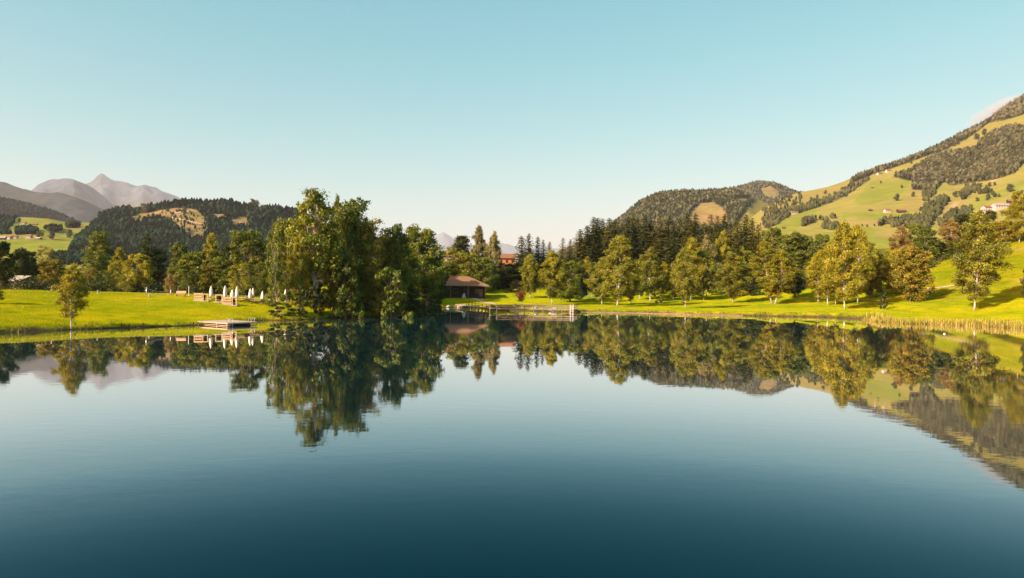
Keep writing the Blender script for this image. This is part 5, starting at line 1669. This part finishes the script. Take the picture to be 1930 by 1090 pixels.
MG_ = 'single trees on the mountain meadow'
for k, (a, b, h_, lb) in enumerate([(1690, 379, 13, 'lone dark tree in the field above the two farmhouses'), (1721, 371, 9, 'small round tree right of the lone dark field tree'), (1855, 255, 12, 'upper right of two round trees high on the mountain slope'), (1842, 263, 11, 'lower left of two round trees high on the mountain slope'),
                                 (1718, 309, 6, 'tiny tree on the bright shoulder field under the ridge forest'), (1903, 362, 15, 'round tree on the slope above the farmyard'), (1449, 433, 12, 'round tree at the lower left corner of the mountain meadow'), (1517, 424, 16, 'taller left tree of the short hedge in the lowest green field'),
                                 (1530, 421, 12, 'second tree of the short hedge in the lowest green field'), (1800, 372, 11, 'left of a close pair of trees below the mountain forest'), (1810, 370, 10, 'right of a close pair of trees below the mountain forest'), (1822, 356, 10, 'tree just under the lower edge of the mountain forest'), (1574, 426, 9, 'small round tree above the dark thicket behind the tallest golden birch')]):
    hill_tree(R3, a, b, h_, lb, MG_, k)
for k, (a, b, h_) in enumerate([(1806, 273, 8), (1799, 276, 8), (1786, 284, 7), (1771, 289, 7), (1765, 293, 6), (1833, 353, 7), (1848, 353, 8), (1865, 352, 8), (1875, 350, 7), (1774, 386, 9), (1782, 374, 8), (1634, 428, 5), (1648, 427, 5), (1660, 426, 5), (1625, 427, 5), (1890, 283, 8), (1905, 262, 8), (1700, 355, 6),
                                (1660, 346, 5), (1875, 372, 8), (1860, 378, 8), (1842, 380, 8), (1752, 372, 9), (1760, 362, 8), (1735, 398, 8), (1595, 372, 7), (1540, 375, 8), (1530, 380, 8), (1556, 366, 8), (1506, 368, 7), (1912, 372, 9), (1925, 368, 9)]):
    hill_tree(R3, a, b, h_, 'small bushy tree dotted over the mountain meadow', 'small trees dotted over the mountain meadow', k)
for k, (a, b, h_, lb) in enumerate([(97, 452, 16, 'solitary round dark tree right of the hamlet'), (131, 449, 16, 'round tree at the meadow corner beside the felled hill wood'), (72, 449, 13, 'dark tree at the right end of the hamlet'), (80, 446, 8, 'small bush-like tree between the hamlet and the solitary tree'), (92, 436, 9, 'left tree of the row between the two left meadows'),
                                 (104, 437, 9, 'middle tree of the row between the two left meadows'), (113, 432, 10, 'right tree of the row between the two left meadows'), (128, 430, 10, 'tree at the right end of the upper left meadow'), (36, 420, 9, 'tree left beside the single high farmhouse')]):
    hill_tree(H2, a, b, h_, lb, 'single trees on the left meadow hill', k)
for k, (a, b, h_, lb) in enumerate([(476, 390, 15, 'left of two thin trees on the skyline of the felled hill'), (484, 391, 13, 'right of two thin trees on the skyline of the felled hill'), (347, 403, 14, 'lone tree on the felled slope beside the track'), (275, 402, 18, 'pale tall tree at the left edge of the felled slope')]):
    hill_tree(H1, a, b, h_, lb, 'single trees on the felled hill', k)


# -- shred of mist on the mountain ridge
nm = N('mist_air')
tcm = nm('TexCoord')
nz1 = nm('TexNoise', i_Vector=tcm.outputs['Object'], i_Scale=0.016, i_Detail=4.0, i_Roughness=0.6)
mpm = nm('Mapping', i_Vector=tcm.outputs['Object'], i_Scale=(1 / 105.0, 1 / 60.0, 1 / 26.0))
ln_ = nm('VectorMath', operation='LENGTH', i_0=mpm.outputs['Vector'])
fo = nm('MapRange', i_Value=ln_.outputs['Value'], i_1=0.15, i_2=1.0, i_3=1.0, i_4=0.0)
th = nm('MapRange', i_Value=nz1.outputs['Fac'], i_1=0.36, i_2=0.70, i_3=0.0, i_4=1.0)
de = nm('Math', operation='MULTIPLY', i_0=fo.outputs[0], i_1=th.outputs[0])
de2 = nm('Math', operation='MULTIPLY', i_0=de.outputs[0], i_1=0.04)
vm = nm('VolumePrincipled', i_Color=(1, 0.97, 0.93, 1))
nm.t.links.new(de2.outputs[0], vm.inputs['Density'])
nm.t.links.new(vm.outputs[0], nm.out.inputs['Volume'])
pm = at(1872, 208, 2255)
mo = MB().lathe((0, 0, 0), [(.01, -1), (.5, -.87), (.87, -.5), (1, 0), (.87, .5), (.5, .87), (.01, 1)], 16)
mo.V = [(x * 105, y * 60, z * 26) for x, y, z in mo.V]
mo = mo.build('mist', nm.m, loc=pm)
mo.rotation_euler = (0, R(-30), 0)
tag(mo, kind='stuff')

# ------------------------------------------------------------------ air, light, sky
n = N('haze_air')
vol = n('VolumePrincipled', i_Color=(0.93, 0.96, 1.0, 1), i_Density=2.9e-5, i_Anisotropy=0.1)
n.t.links.new(vol.outputs[0], n.out.inputs['Volume'])
hz = MB().box((0, 18700, 1224), (56000, 38600, 2454)).build('haze', n.m)
tag(hz, kind='stuff')

SKYK = (0.535, 1.67, 1.80)          # white balance of the sky
SUN_EL, SUN_AZ = R(27), R(232)          # azimuth clockwise from +Y (north); the sun stands behind the camera, to the left
sd = bpy.data.lights.new('sun', 'SUN')
sd.energy, sd.angle, sd.color = 4.8, R(0.53), (1.0, 0.925, 0.74)
so = bpy.data.objects.new('sun', sd); C.objects.link(so)
to_sun = Vector((math.sin(SUN_AZ) * math.cos(SUN_EL), math.cos(SUN_AZ) * math.cos(SUN_EL), math.sin(SUN_EL)))
so.rotation_euler = to_sun.to_track_quat('Z', 'Y').to_euler()
so.location = (-60, -60, 80)

w = bpy.data.worlds.new('World'); scene.world = w; w.use_nodes = True
nt = w.node_tree; nt.nodes.clear()
wo = nt.nodes.new('ShaderNodeOutputWorld'); bg = nt.nodes.new('ShaderNodeBackground'); sky = nt.nodes.new('ShaderNodeTexSky')
sky.sky_type = 'NISHITA'; sky.sun_disc = False; sky.sun_elevation = SUN_EL; sky.sun_rotation = SUN_AZ
sky.altitude = 700; sky.air_density = 1.0; sky.dust_density = 2.8; sky.ozone_density = 1.0
sep = nt.nodes.new('ShaderNodeSeparateColor'); com = nt.nodes.new('ShaderNodeCombineColor')
nt.links.new(sky.outputs[0], sep.inputs[0])
for ch, (k, g_) in enumerate(((1.0, 1.52), (1.0, 0.66), (1.0, 0.50))):
    p = nt.nodes.new('ShaderNodeMath'); p.operation = 'POWER'; p.inputs[1].default_value = g_
    m = nt.nodes.new('ShaderNodeMath'); m.operation = 'MULTIPLY'; m.inputs[1].default_value = SKYK[ch]
    nt.links.new(sep.outputs[ch], p.inputs[0]); nt.links.new(p.outputs[0], m.inputs[0]); nt.links.new(m.outputs[0], com.inputs[ch])
nt.links.new(com.outputs[0], bg.inputs['Color'])
bg.inputs['Strength'].default_value = 0.10
nt.links.new(bg.outputs[0], wo.inputs['Surface'])

vs = scene.view_settings
vs.view_transform = 'Standard'; vs.look = 'None'; vs.exposure = 1.0; vs.gamma = 1.0; vs.use_curve_mapping = False
cy = scene.cycles
cy.max_bounces = 6; cy.diffuse_bounces = 1; cy.glossy_bounces = 2; cy.transmission_bounces = 3; cy.volume_bounces = 0; cy.transparent_max_bounces = 4
cy.use_denoising = True
